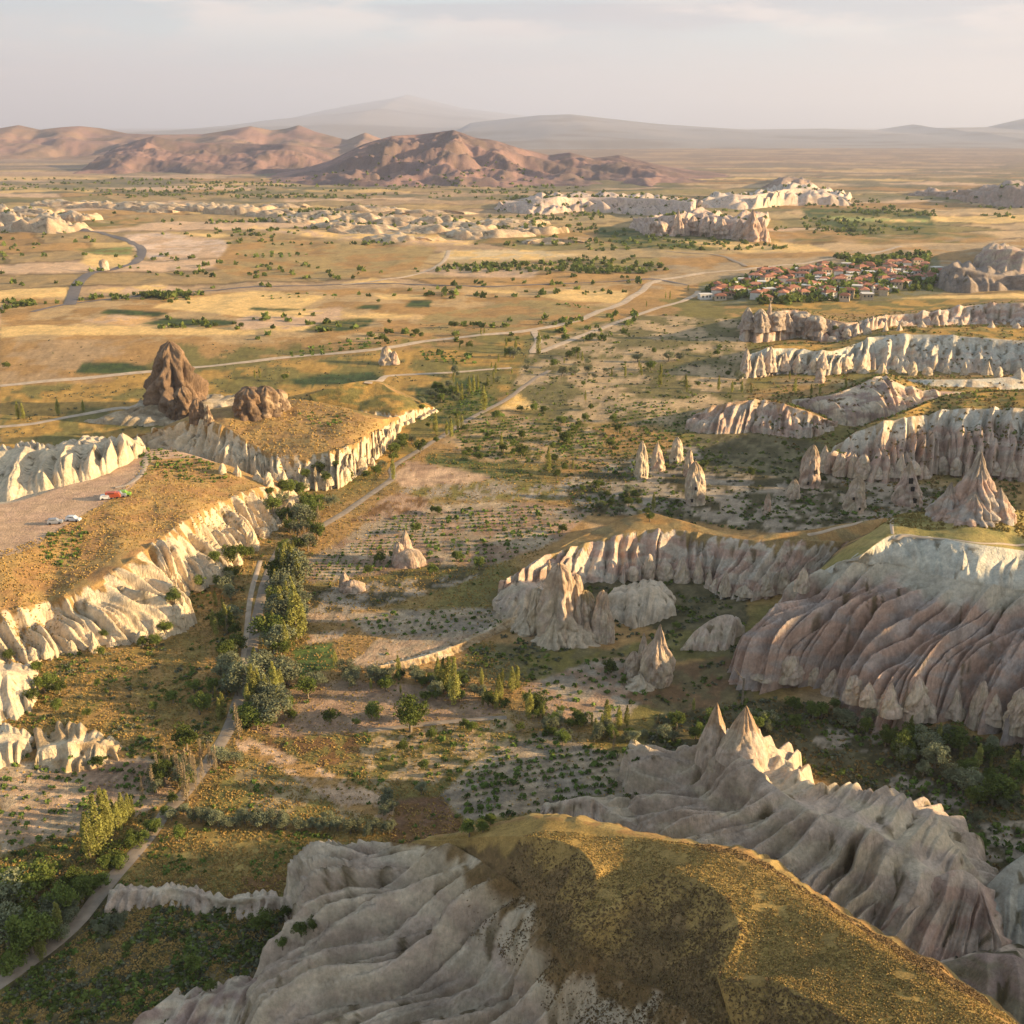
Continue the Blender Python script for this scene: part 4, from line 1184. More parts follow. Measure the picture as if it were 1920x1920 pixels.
ORD = ['first', 'second', 'third', 'fourth', 'fifth', 'sixth', 'seventh', 'eighth', 'ninth', 'tenth', 'eleventh', 'twelfth', 'thirteenth', 'fourteenth', 'fifteenth', 'sixteenth', 'seventeenth', 'eighteenth', 'nineteenth', 'twentieth', 'twenty first', 'twenty second', 'twenty third', 'twenty fourth', 'twenty fifth', 'twenty sixth']
CHIM = 'fairy chimneys standing in the vineyards of the right middle ground'
chimneys = [
    # u, base v, top v, width px, shape, label
    (1203, 897, 829, 27, 'finger', 'leftmost tall pale chimney of the lit chimney group, twin tipped'),
    (1233, 882, 829, 30, 'cone', 'pale lit chimney cone right beside the twin tipped chimney'),
    (1268, 866, 821, 27, 'finger', 'pale lit chimney farthest back in the lit chimney group'),
    (1291, 893, 843, 20, 'finger', 'thin lit chimney just behind the shaded bullet chimney with a door'),
    (1303, 946, 866, 41, 'bullet', 'tall bullet shaped chimney with a small dark doorway near its foot'),
    (1515, 914, 836, 41, 'bullet', 'tall gray pointed chimney below the fluted cliff, alone'),
    (1487, 936, 899, 25, 'dome', 'low rounded chimney beside the tall gray pointed one'),
    (1438, 965, 925, 15, 'finger', 'very thin small chimney standing alone in the scrub'),
    (1600, 960, 893, 38, 'bullet', 'gray leaning chimney between two bigger cones'),
    (1700, 946, 867, 58, 'cone', 'brown broad chimney cone left of the largest cone'),
    (725, 684, 649, 30, 'finger', 'small isolated chimney beside the far dirt road'),
    (741, 684, 658, 18, 'dome', 'stub of rock leaning on the small isolated chimney'),
    (197, 508, 486, 20, 'block', 'blocky far rock beside the winding road'),
    (1536, 718, 690, 20, 'dome', 'small lit rock standing before the pale escarpment'),
    (1399, 640, 614, 12, 'cone', 'small lit pinnacle at the foot of the pink cliff'),
]
for k, (u, vb, vt, w_, sh, lab) in enumerate(chimneys):
    c, r, h = rock_at(u, vb, vt, w_)
    lit = k in (0, 1, 2, 3)  # sunlight put into the colour: this group gets paler rock and caps
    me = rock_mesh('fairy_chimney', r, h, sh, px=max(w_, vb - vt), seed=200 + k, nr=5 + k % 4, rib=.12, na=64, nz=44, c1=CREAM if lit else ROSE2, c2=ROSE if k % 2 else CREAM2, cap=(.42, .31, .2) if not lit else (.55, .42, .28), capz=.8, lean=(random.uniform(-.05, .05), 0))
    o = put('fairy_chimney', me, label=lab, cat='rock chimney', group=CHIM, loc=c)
    holes = {4: 2, 0: 1, 2: 1, 5: 2, 8: 2, 9: 3}.get(k, 0)
    for j in range(holes):
        sz_ = r * random.uniform(.10, .15)
        tz = (.13, .42, .60)[j]; an = random.uniform(-2.1, -1.2)
        vs_ = np.array([x.co[:] for x in me.vertices])
        sel = vs_[np.argmin(np.abs(vs_[:, 2] - tz * h) + r * .6 * np.abs(np.arctan2(vs_[:, 1], vs_[:, 0]) - an))]
        V_ = np.array([(-1, -1, -1.3), (1, -1, -1.3), (1, 1, -1.3), (-1, 1, -1.3), (-1, -1, 1.3), (1, -1, 1.3), (1, 1, 1.3), (-1, 1, 1.3)], float) * sz_
        F_ = np.array([(0, 3, 2, 1), (4, 5, 6, 7), (0, 1, 5, 4), (1, 2, 6, 5), (2, 3, 7, 6), (3, 0, 4, 7)])
        put('doorway', mesh_np('doorway', V_, F_, smoothsh=False, mat=M['hole']), parent=o, loc=(sel[0] * .97, sel[1] * .97, sel[2]), rz=an + math.pi / 2)

# compound rocks: each an Empty with its pinnacles as parts
def compound(name, label, cat, parts, cols=None, seed=300):
    c0, r0, h0 = rock_at(*parts[0][:4])
    e = put(name, None, label=label, cat=cat, loc=c0)
    for i, p in enumerate(parts):
        c, r, h = rock_at(*p[:4], depth=p[6] if len(p) > 6 else .5)
        kw = dict(cols or {})
        kw.update(p[7] if len(p) > 7 else {})
        me = rock_mesh(p[5], r, h, p[4], seed=seed + i, px=max(p[3], p[1] - p[2]), **kw)
        put(p[5], me, parent=e, loc=c - c0)
    return e


compound('rock_cluster', 'massive pinnacle cluster with tallest spire in the middle ground', 'rock formation', [
    (1047, 1205, 1058, 84, 'stump', 'pinnacle', .5, dict(nr=7, rib=.24)),
    (1028, 1190, 1054, 18, 'finger', 'pinnacle', 1.5),
    (1076, 1200, 1078, 46, 'stump', 'pinnacle', .8),
    (1094, 1196, 1108, 42, 'block', 'pinnacle', .5, dict(cap=(.33, .24, .12), capz=.86)),
    (1127, 1204, 1110, 48, 'stump', 'pinnacle', .5, dict(nr=5)),
    (1100, 1206, 1166, 22, 'finger', 'pinnacle', .5),
    (1008, 1188, 1104, 48, 'stump', 'pinnacle', .5, dict(c1=CREAM, cap=CREAM, capz=.9)),
    (985, 1186, 1140, 60, 'tent', 'buttress', .4, dict(c1=CREAM2, cap=CREAM2)),
    (1040, 1212, 1150, 74, 'tent', 'buttress', .4, dict(c1=CREAM, cap=CREAM2, nr=9)),
    (1075, 1211, 1172, 150, 'mass', 'buttress', .28, dict(c1=CREAM2, cap=CREAM2, nr=14, squash=.5)),
    (1138, 1206, 1150, 30, 'dome', 'pinnacle', .5),
], dict(c1=ROSE2, c2=CREAM2, cap=(.50, .36, .24), capz=.72, nr=6, rib=.2, na=96, nz=64))
compound('rock_pair', 'swollen spire with a pointed tip and two smaller rocks at its side', 'rock formation', [
    (1232, 1286, 1174, 62, 'vase', 'pinnacle', .45, dict(nr=8, rib=.09, capz=.5)),
    (1205, 1250, 1187, 26, 'cone', 'pinnacle', .6),
    (1188, 1268, 1222, 38, 'dome', 'pinnacle', .4),
    (1200, 1290, 1262, 60, 'tent', 'buttress', .3, dict(c1=CREAM2, cap=CREAM2)),
], dict(c1=ROSE2, c2=CREAM2, cap=(.5, .37, .26), capz=.7, na=90, nz=60), 320)
compound('rock_block', 'broken slab rock with a ruined tower in the middle vineyards', 'rock formation', [
    (768, 1064, 1030, 64, 'block', 'slab', .3, dict(squash=.55, rough=.05)),
    (762, 1052, 994, 34, 'cone', 'tower', .4), (748, 1060, 1018, 28, 'block', 'slab', .4),
], dict(c1=ROSE, c2=ROSE2, cap=(.52, .38, .26), capz=.7, nr=5, rib=.14), 330)
compound('rock_block', 'small slab rock with a round boulder tip, left of the pale slope', 'rock formation', [
    (662, 1112, 1088, 50, 'dome', 'slab', .3, dict(squash=.6)), (647, 1108, 1074, 22, 'dome', 'boulder', .5),
], dict(c1=ROSE, c2=ROSE2, cap=(.5, .36, .25), capz=.6, nr=5), 335)
DK = dict(c1=(.26, .17, .105), c2=(.17, .115, .075), cap=(.25, .165, .1), capz=.8, rough=.15)
compound('castle_rock', 'largest brown castle rock with cave openings on the left plain', 'rock formation', [
    (330, 758, 642, 118, 'mass', 'summit', .45, dict(nr=9, rib=.3, na=150, nz=90, rough=.17)),
    (352, 756, 668, 70, 'cone', 'shoulder', .5, dict(nr=6, rib=.25)),
    (297, 752, 690, 48, 'cone', 'shoulder', .5, dict(nr=5, rib=.25)),
    (347, 782, 726, 36, 'block', 'foot_rock', .5, dict(nr=5)),
    (328, 786, 750, 30, 'block', 'foot_rock', .5, dict(nr=4)),
    (372, 790, 748, 34, 'finger', 'foot_rock', .5, dict(nr=5)),
    (392, 792, 760, 20, 'cone', 'foot_rock', .5, dict(c1=(.5, .38, .24))),
], dict(DK, nr=8, rib=.25, na=96, nz=60), 340)
compound('castle_rock', 'lower wide brown rock block on the turf hill, right of the castle rock', 'rock formation', [
    (470, 782, 727, 66, 'block', 'block', .45, dict(nr=7, rib=.2)),
    (502, 780, 724, 56, 'block', 'block', .5, dict(nr=6, rib=.22, c1=(.42, .3, .19))),
    (525, 770, 730, 40, 'dome', 'shoulder', .5, dict(c1=(.46, .34, .22))),
], dict(DK, na=96, nz=56), 350)
compound('cone_rock', 'largest broad gray cone with a fluted skirt, right of the other chimneys', 'rock formation', [
    (1822, 968, 851, 108, 'tent', 'summit', .4, dict(nr=9, rib=.28, na=130, nz=90)),
    (1775, 970, 905, 76, 'tent', 'skirt', .3), (1868, 972, 915, 70, 'tent', 'skirt', .3), (1822, 976, 922, 90, 'tent', 'skirt', .2, dict(nr=12)),
], dict(c1=(.47, .40, .33), c2=ROSE, cap=(.40, .32, .24), capz=.7, nr=7, rib=.22, na=90), 360)
compound('twin_spire', 'right pointed spire of the twin spires on the cream ridge', 'rock spire', [
    (1392, 1412, 1326, 96, 'spire', 'summit', .4, dict(nr=4, rib=.08, rough=.06)),
], dict(c1=(.52, .40, .27), c2=ROSE2, cap=(.46, .31, .19), capz=.55, na=90, nz=70), 370)
compound('twin_spire', 'left narrower spire of the twin spires on the cream ridge', 'rock spire', [
    (1338, 1408, 1320, 68, 'spire', 'summit', .4, dict(nr=4, rib=.08, rough=.06)),
], dict(c1=(.5, .39, .28), c2=ROSE2, cap=(.46, .31, .19), capz=.6, na=90, nz=70), 372)
compound('rock_fin', 'far tall reddish pinnacle ending the jagged spur', 'rock formation', [
    (1408, 452, 393, 46, 'cone', 'pinnacle', .5), (1386, 450, 410, 30, 'cone', 'pinnacle', .5), (1430, 452, 412, 30, 'tent', 'pinnacle', .5),
], dict(c1=(.54, .38, .28), c2=(.45, .32, .24), cap=(.45, .32, .24), nr=6, rib=.25, na=60, nz=40, rough=.14), 380)
compound('rock_fin', 'row of far jagged teeth left of the tall reddish pinnacle', 'rock formation', [
    (1352, 446, 410, 34, 'cone', 'pinnacle', .5), (1325, 442, 412, 30, 'cone', 'pinnacle', .5), (1298, 440, 404, 34, 'cone', 'pinnacle', .5), (1270, 442, 392, 26, 'tent', 'pinnacle', .5), (1235, 438, 414, 40, 'block', 'pinnacle', .5),
], dict(c1=(.56, .42, .31), c2=(.45, .32, .24), cap=(.45, .34, .26), nr=6, rib=.25, na=56, nz=36, rough=.15), 390)
compound('pinnacle_row', 'dark pinnacle cliff below the village, left end', 'rock formation', [
    (1400, 622, 576, 34, 'cone', 'pinnacle', .5), (1424, 628, 580, 34, 'bullet', 'pinnacle', .5), (1441, 610, 568, 16, 'cone', 'pinnacle', .8), (1452, 626, 584, 40, 'block', 'pinnacle', .5), (1474, 626, 586, 30, 'cone', 'pinnacle', .5), (1500, 626, 588, 40, 'block', 'pinnacle', .5), (1528, 630, 592, 40, 'block', 'pinnacle', .5), (1553, 628, 600, 30, 'cone', 'pinnacle', .5),
], dict(c1=(.44, .35, .27), c2=(.36, .28, .22), cap=(.52, .42, .3), capz=.85, nr=6, rib=.2, na=56, nz=36, rough=.12), 400)
compound('pinnacle_row', 'lit tent shaped pinnacles at the left end of the pale escarpment', 'rock formation', [
    (1397, 706, 652, 24, 'cone', 'pinnacle', .5), (1424, 704, 660, 22, 'tent', 'pinnacle', .5), (1442, 700, 650, 30, 'cone', 'pinnacle', .5), (1404, 706, 674, 12, 'cone', 'pinnacle', .3), (1470, 698, 660, 26, 'tent', 'pinnacle', .5), (1494, 694, 664, 22, 'tent', 'pinnacle', .5), (1542, 688, 660, 24, 'cone', 'pinnacle', .5), (1583, 690, 668, 26, 'tent', 'pinnacle', .5),
], dict(c1=(.62, .48, .36), c2=ROSE2, cap=(.62, .48, .34), capz=.85, nr=5, rib=.15, na=52, nz=32), 410)

TOOTH = 'pointed rock teeth at the cliff feet'


def teeth(phrase, line, n, hpx, wpx, seed, cols):
    r = random.Random(seed)
    L_ = np.array(line, float)
    s_ = np.linspace(0, len(L_) - 1, n)
    u_, v_ = np.interp(s_, range(len(L_)), L_[:, 0]), np.interp(s_, range(len(L_)), L_[:, 1])
    for i in range(n):
        u, v = u_[i] + r.uniform(-8, 8), v_[i] + r.uniform(-3, 4)
        h_, w_ = r.uniform(*hpx), r.uniform(*wpx)
        c, rr, h = rock_at(u, v, v - h_, w_)
        me = rock_mesh('rock_tooth', rr, h, r.choice(['tent', 'cone', 'bullet', 'dome', 'cone']), seed=seed * 13 + i, nr=r.choice([3, 4, 5]), rib=.16, px=max(h_, w_), squash=r.uniform(.7, 1.0), lean=(r.uniform(-.12, .02), 0), **cols)
        put('rock_tooth', me, label='pointed pale rock tooth %s, %s from the left' % (phrase, ORD[i]), cat='rock', group=TOOTH, loc=c, rz=r.uniform(0, 3))


CT = dict(c1=ROSE2, c2=CREAM2, cap=ROSE2, capz=.9)
teeth('at the foot of the rose mesa', [(1425, 1284), (1530, 1284), (1600, 1312), (1660, 1345), (1740, 1355), (1820, 1346), (1900, 1378)], 13, (26, 95), (28, 64), 71, CT)
teeth('under the grass shelf cliff', [(1550, 885), (1620, 902), (1700, 898), (1780, 888), (1900, 900)], 14, (24, 52), (22, 36), 72, CT)
teeth('along the pale escarpment', [(1500, 700), (1600, 698), (1700, 700), (1800, 702), (1910, 706)], 14, (14, 30), (16, 28), 73, dict(c1=CREAM, c2=CREAM2, cap=CREAM, capz=.9))
teeth('before the turf capped ridge', [(1180, 1088), (1260, 1086), (1330, 1092), (1345, 1118), (1430, 1122), (1500, 1110)], 12, (24, 52), (22, 38), 74, CT)
teeth('under the pinkish cliff line', [(1560, 640), (1660, 620), (1760, 612), (1900, 616)], 10, (10, 20), (14, 22), 75, dict(c1=CREAM, c2=ROSE2, cap=CREAM, capz=.9))
teeth('at the foot of the turf dome flutes', [(420, 885), (500, 908), (590, 918), (650, 905), (700, 872)], 12, (16, 34), (16, 26), 76, dict(c1=WARM, c2=CREAM, cap=WARM, capz=.9))
teeth('at the foot of the long left hill', [(60, 1238), (150, 1225), (260, 1205), (345, 1165), (340, 1128), (430, 1078), (500, 1005)], 16, (18, 40), (18, 32), 77, dict(c1=WARM, c2=CREAM, cap=WARM, capz=.9))

# cave openings of the castle rock are small dark recesses; too far to tell apart one by one

# ------------------------------------------------------------------ roads and tracks
ROADS = []


def road(name, label, pts, width, m_, cat='road', step=3.0, lift=.06):
    P = []
    for i in range(len(pts) - 1):
        a, b = hit(*pts[i]), hit(*pts[i + 1])
        P.append(a)
        if i == len(pts) - 2:
            P.append(b)
    P = catmull(np.array([[p.x, p.y, 0] for p in P]), 12 * len(P))
    d = np.concatenate([[0], np.cumsum(np.hypot(*np.diff(P[:, :2], axis=0).T))])
    far = P[:, 1].mean()
    ROADS.append((P[:, :2][::2], width))
    n = int(d[-1] / max(step, far / 160)) + 2
    s = np.linspace(0, d[-1], n)
    X, Y = np.interp(s, d, P[:, 0]), np.interp(s, d, P[:, 1])
    tx, ty = np.gradient(X), np.gradient(Y)
    l_ = np.hypot(tx, ty) + 1e-9
    nx, ny = -ty / l_, tx / l_
    w = width * (1 + .12 * pn(s / 9, s * 0 + 1, 3))
    cs = np.linspace(-.5, .5, 5)
    V = []
    for k in range(n):
        for c in cs:
            x, y = X[k] + nx[k] * w[k] * c, Y[k] + ny[k] * w[k] * c
            V.append((x, y, drop(x, y) + lift + far / 5000 + (.03 if abs(c) < .4 else -.08)))
    V = np.array(V)
    # smooth along so that the ribbon does not follow every ripple
    Z_ = V[:, 2].reshape(n, 5)
    Z_ = np.maximum(Z_, (np.roll(Z_, 1, 0) + np.roll(Z_, -1, 0)) / 2 * 1.0) if n > 4 else Z_
    Z_[0], Z_[-1] = Z_[1], Z_[-2]
    V[:, 2] = Z_.ravel()
    return put(name, mesh_np(name, V, grid_faces(n, 5), mat=m_), label=label, cat=cat, kind='structure')


road('road', 'dirt road running from the bottom left up the valley', [(-40, 1870), (60, 1800), (140, 1735), (200, 1660), (270, 1580), (315, 1518), (345, 1490), (390, 1430), (425, 1375), (445, 1320), (462, 1270), (470, 1235), (478, 1180), (490, 1120), (510, 1060), (535, 1020), (580, 1000), (640, 965), (690, 930), (735, 898), (738, 875), (790, 842), (850, 805), (900, 775), (960, 742), (1000, 712), (1030, 695)], 2.9, M['dust'])
road('road', 'pale footpath beside the poplar lined dirt road', [(455, 1240), (462, 1190), (468, 1130), (478, 1085), (488, 1052)], 1.5, M['paledust'])
road('road', 'pale gravel crossing joining the road by the white hut', [(455, 1243), (500, 1243), (530, 1240)], 5, M['paledust'])
road('road', 'pale straight dirt road across the far fields to the village', [(0, 724), (130, 712), (280, 697), (420, 684), (560, 668), (700, 656), (800, 640), (900, 628), (1000, 618), (1080, 602), (1150, 576), (1200, 548), (1230, 528), (1300, 515), (1400, 505), (1500, 495), (1600, 480), (1690, 462)], 6.5, M['paledust'])
road('road', 'winding asphalt road between the white mounds on the far left', [(130, 572), (140, 545), (165, 515), (215, 505), (250, 495), (265, 478), (262, 462), (230, 448), (190, 436), (150, 428)], 9.5, M['asphalt'])
road('road', 'dark narrow far road crossing the plain behind the wheat fields', [(60, 585), (130, 570), (250, 557), (400, 545), (560, 536), (700, 532), (900, 538), (1050, 532), (1230, 524), (1290, 535)], 5, M['asphalt'])
road('road', 'pale track on the grass plateau of the rose mesa', [(1510, 1003), (1600, 983), (1665, 975), (1672, 990), (1700, 1003), (1760, 1012), (1830, 1018), (1920, 1024)], .9, M['paledust'], step=2)
road('road', 'curving track between the hilltop vineyard and white rim', [(255, 838), (272, 850), (272, 872), (262, 892), (240, 908), (215, 915)], 2.2, M['paledust'], step=2)
road('road', 'short pale track below the castle rock', [(-20, 802), (60, 795), (140, 780), (230, 765), (262, 758)], 5, M['paledust'])
road('road', 'farm track from the knoll to the long dirt road', [(690, 722), (715, 712), (740, 704), (820, 700), (900, 694), (960, 690)], 4, M['paledust'])
road('road', 'pale farm track leaving the far road into the fields', [(640, 534), (720, 524), (790, 512), (830, 492), (842, 470)], 4.5, M['paledust'])
road('road', 'dry stream bed and track below the far poplars', [(1000, 618), (1010, 640), (1000, 662), (1040, 650), (1090, 630), (1170, 600), (1290, 560), (1310, 545)], 5, M['paledust'])
road('road', 'track joining from the right behind the village road', [(1240, 470), (1340, 478), (1400, 500)], 5, M['dust'])
road('road', 'farm track along the vineyard below the gray wash', [(690, 1370), (800, 1358), (880, 1350), (950, 1345)], 1.6, M['dust'])


# ------------------------------------------------------------------ plants
def leaf_quads(cent, size, r, flat=.0):
    n = len(cent)
    a = r.normal(size=(n, 3)); a /= np.linalg.norm(a, axis=1)[:, None]
    b = np.cross(a, r.normal(size=(n, 3))); b /= np.linalg.norm(b, axis=1)[:, None]
    s = size * r.uniform(.6, 1.3, n)[:, None]
    q = np.stack([cent - a * s, cent - b * s * .7, cent + a * s, cent + b * s * .7], 1)
    return q.reshape(-1, 3)


def crown_mesh(name, kind, seed, h=1.0, n=1400):
    """Crown in a box about 1 high; leaf-sized faces gathered in clumps."""
    r = np.random.default_rng(seed)
    if kind == 'poplar':
        k = 26
        t = r.uniform(.1, 1, k)
        rad = .085 * np.sin(np.clip(t, 0, 1) ** .7 * np.pi * .93 + .12)
        an = r.uniform(0, 2 * np.pi, k)
        cc = np.stack([np.cos(an) * rad * .7, np.sin(an) * rad * .7, t * .93], 1)
        cr = np.stack([rad * .75 + .01, rad * .75 + .01, rad * 1.5 + .03], 1)
        sz = .0155
    elif kind == 'dry':
        k = 16
        t = r.uniform(.15, 1, k); rad = .075 * (1 - .5 * t)
        an = r.uniform(0, 2 * np.pi, k)
        cc = np.stack([np.cos(an) * rad, np.sin(an) * rad, t * .93], 1)
        cr = np.stack([rad * .5, rad * .5, rad * 2.2 + .03], 1)
        sz = .011
    elif kind in ('round', 'silver'):
        k = 20
        v = r.normal(size=(k, 3)); v /= np.linalg.norm(v, axis=1)[:, None]
        cc = v * r.uniform(.12, .36, k)[:, None]
        cc[:, 0] *= 1.15
        cc[:, 2] = cc[:, 2] * .85 + .56
        cr = np.repeat(r.uniform(.09, .19, k)[:, None], 3, 1)
        sz = .03 if kind == 'round' else .024
    else:  # bush
        k = 12
        v = r.normal(size=(k, 3)); v /= np.linalg.norm(v, axis=1)[:, None]
        cc = v * r.uniform(.1, .4, k)[:, None]
        cc[:, :2] *= 1.3
        cc[:, 2] = np.abs(cc[:, 2]) * .9 + .15
        cr = np.repeat(r.uniform(.14, .26, k)[:, None], 3, 1)
        sz = .045
    i = r.integers(0, k, n)
    d = r.normal(size=(n, 3)); d /= np.linalg.norm(d, axis=1)[:, None]
    p = cc[i] + d * cr[i] * r.uniform(.55, 1.05, n)[:, None]
    p[:, 2] = np.maximum(p[:, 2], .03)
    return leaf_quads(p, sz, r), r


def tube(a, b, r0, r1, k=6):
    a, b = np.array(a, float), np.array(b, float)
    an = np.arange(k) * 2 * np.pi / k
    c = np.stack([np.cos(an), np.sin(an), 0 * an], 1)
    V = np.concatenate([a + c * r0, b + c * r1])
    F = [(j, (j + 1) % k, k + (j + 1) % k, k + j) for j in range(k)]
    return V, np.array(F)


def join(parts):
    V, F, o = [], [], 0
    for v, f in parts:
        V.append(v); F.append(f + o); o += len(v)
    return np.concatenate(V), np.concatenate(F)


def make_proto(kind, seed, n=1300):
    q, r = crown_mesh('crown', kind, seed, n=n)
    mt = dict(poplar=M['poplar'], dry=M['dry'], round=M['green'], silver=M['silver'], bush=M['green'])[kind]
    crown = mesh_np('crown', q, np.arange(len(q)).reshape(-1, 4), smoothsh=False, mat=mt)
    limbs = []
    if kind in ('poplar', 'dry'):
        limbs.append(tube((0, 0, -.03), (.004, 0, .5), .014, .009)); limbs.append(tube((.004, 0, .5), (0, .004, .95), .009, .003))
        for j in range(7 if kind == 'poplar' else 16):
            z = .15 + .75 * j / (7 if kind == 'poplar' else 16); an = j * 2.4
            limbs.append(tube((0, 0, z), (math.cos(an) * .06, math.sin(an) * .06, z + .14), .005, .0015, 4))
    elif kind in ('round', 'silver'):
        limbs.append(tube((0, 0, -.05), (.02, .01, .3), .045, .032))
        for j in range(5):
            an = j * 1.3 + seed
            limbs.append(tube((.02, .01, .28), (math.cos(an) * .25, math.sin(an) * .25, .55 + .1 * (j % 2)), .022, .008, 5))
    else:
        for j in range(5):
            an = j * 1.3
            limbs.append(tube((0, 0, -.05), (math.cos(an) * .25, math.sin(an) * .25, .35), .02, .008, 4))
    V, F = join(limbs)
    trunk = mesh_np('trunk', V, F, mat=M['bark'])
    return crown, trunk


PROTO = {k: [make_proto(k, 10 * i + s, n) for s in range(m_)] for i, (k, m_, n) in enumerate((('poplar', 4, 2600), ('dry', 3, 900), ('round', 4, 2300), ('silver', 4, 2600), ('bush', 4, 700)))}
NAMES = dict(poplar='poplar_tree', dry='dry_poplar_tree', round='green_tree', silver='silver_shrub', bush='green_bush')
CATS = dict(poplar='tree', dry='tree', round='tree', silver='shrub', bush='bush')
# places with a name, to tell trees apart by what they stand beside: (u, v, phrase)
LM = [
    (180, 1580, 'at the lower left vineyard'), (60, 1720, 'in the shaded bottom left corner'), (250, 1600, 'on the left bank of the lower dirt road'),
    (350, 1480, 'at the road fork above the dry field'), (550, 1550, 'in the hedge below the dry field'), (770, 1500, 'right of the dry field'),
    (900, 1560, 'behind the golden hill crest'), (215, 1740, 'in the shaded basin by the pale bank'), (500, 1740, 'in the shaded basin beside the fluted flank'),
    (420, 1400, 'beside the lower bend of the dirt road'), (500, 1340, 'where orchard and dirt road meet'), (440, 1260, 'left of the gravel crossing'),
    (530, 1180, 'beside the white hut on the poplar lined road'), (540, 1060, 'at the top of the poplar lined road'), (430, 1120, 'on the slope left of the footpath'),
    (280, 1210, 'at the foot of the long left hill'), (120, 1300, 'below the white bank on the left edge'), (300, 1300, 'in the wild grass left of the road'),
    (610, 1320, 'in the left of the pink orchard'), (740, 1350, 'in the middle of the pink orchard'), (840, 1270, 'in the tree line above the orchard'),
    (690, 1270, 'by the striped pink field'), (940, 1290, 'in the gully right of the orchard'), (1000, 1340, 'in the gully above the pale vineyard'),
    (830, 1400, 'in the gold vineyard'), (1160, 1370, 'in the gully behind the small rock fin'), (1150, 1270, 'in the gray vineyard below the spire'),
    (1300, 1360, 'behind the twin spires'), (1500, 1360, 'below the fluted foot of the rose mesa'), (1700, 1400, 'in the shaded grove right of the twin spires'),
    (1850, 1470, 'at the right edge in the shaded grove'), (1380, 1100, 'in the hollow between cluster and rose mesa'), (600, 970, 'by the road between the left hill and vineyards'),
    (750, 1060, 'around the ruined tower rock'), (900, 1000, 'in the terraced vineyards'), (720, 860, 'by the road beside the turf dome'), (840, 800, 'at the bend of the dirt road'),
    (920, 770, 'along the straight upper road'), (880, 730, 'in the grove beside the green knoll'), (700, 650, 'beside the small isolated chimney'), (850, 630, 'in the far orchards by the pale road'),
    (1010, 660, 'at the far stream bed'), (1000, 860, 'in the dark patch of the mid vineyards'), (1120, 900, 'left of the lit chimney group'), (1300, 990, 'behind the turf capped ridge'),
    (1350, 740, 'in the dry gardens before the gray badlands'), (1540, 740, 'before the pale escarpment'), (1250, 540, 'left of the village'), (1560, 520, 'among the village houses'), (1650, 500, 'on the upper side of the village'),
    (80, 770, 'along the track by the castle rock'), (300, 640, 'in the plain behind the castle rock'), (480, 700, 'between the two brown rocks'), (450, 610, 'in the wheat fields'), (960, 530, 'in the far central fields'),
    (400, 1000, 'on the turf of the long left hill'), (600, 820, 'on the turf dome'), (1400, 880, 'in the dark hollow by the chimneys'), (1600, 1350, 'between mesa foot and shaded grove'), (100, 590, 'at the far left bushes'),
    (1100, 1400, 'at the edge of the pale vineyard'), (640, 1400, 'above the dry field'), (1250, 900, 'among the lit chimneys'), (1800, 900, 'around the largest cone'), (1000, 500, 'before the far wheat strips'),
]
TREES = []


def tree(kind, u, vb, hpx, wk=1.0, p=None, h=None):
    if p is None:
        p = hit(u, vb)
    if h is None:
        h = height_for(p, vb - hpx)
    h = min(h, 30)
    TREES.append([kind, u, vb, p, h, wk])


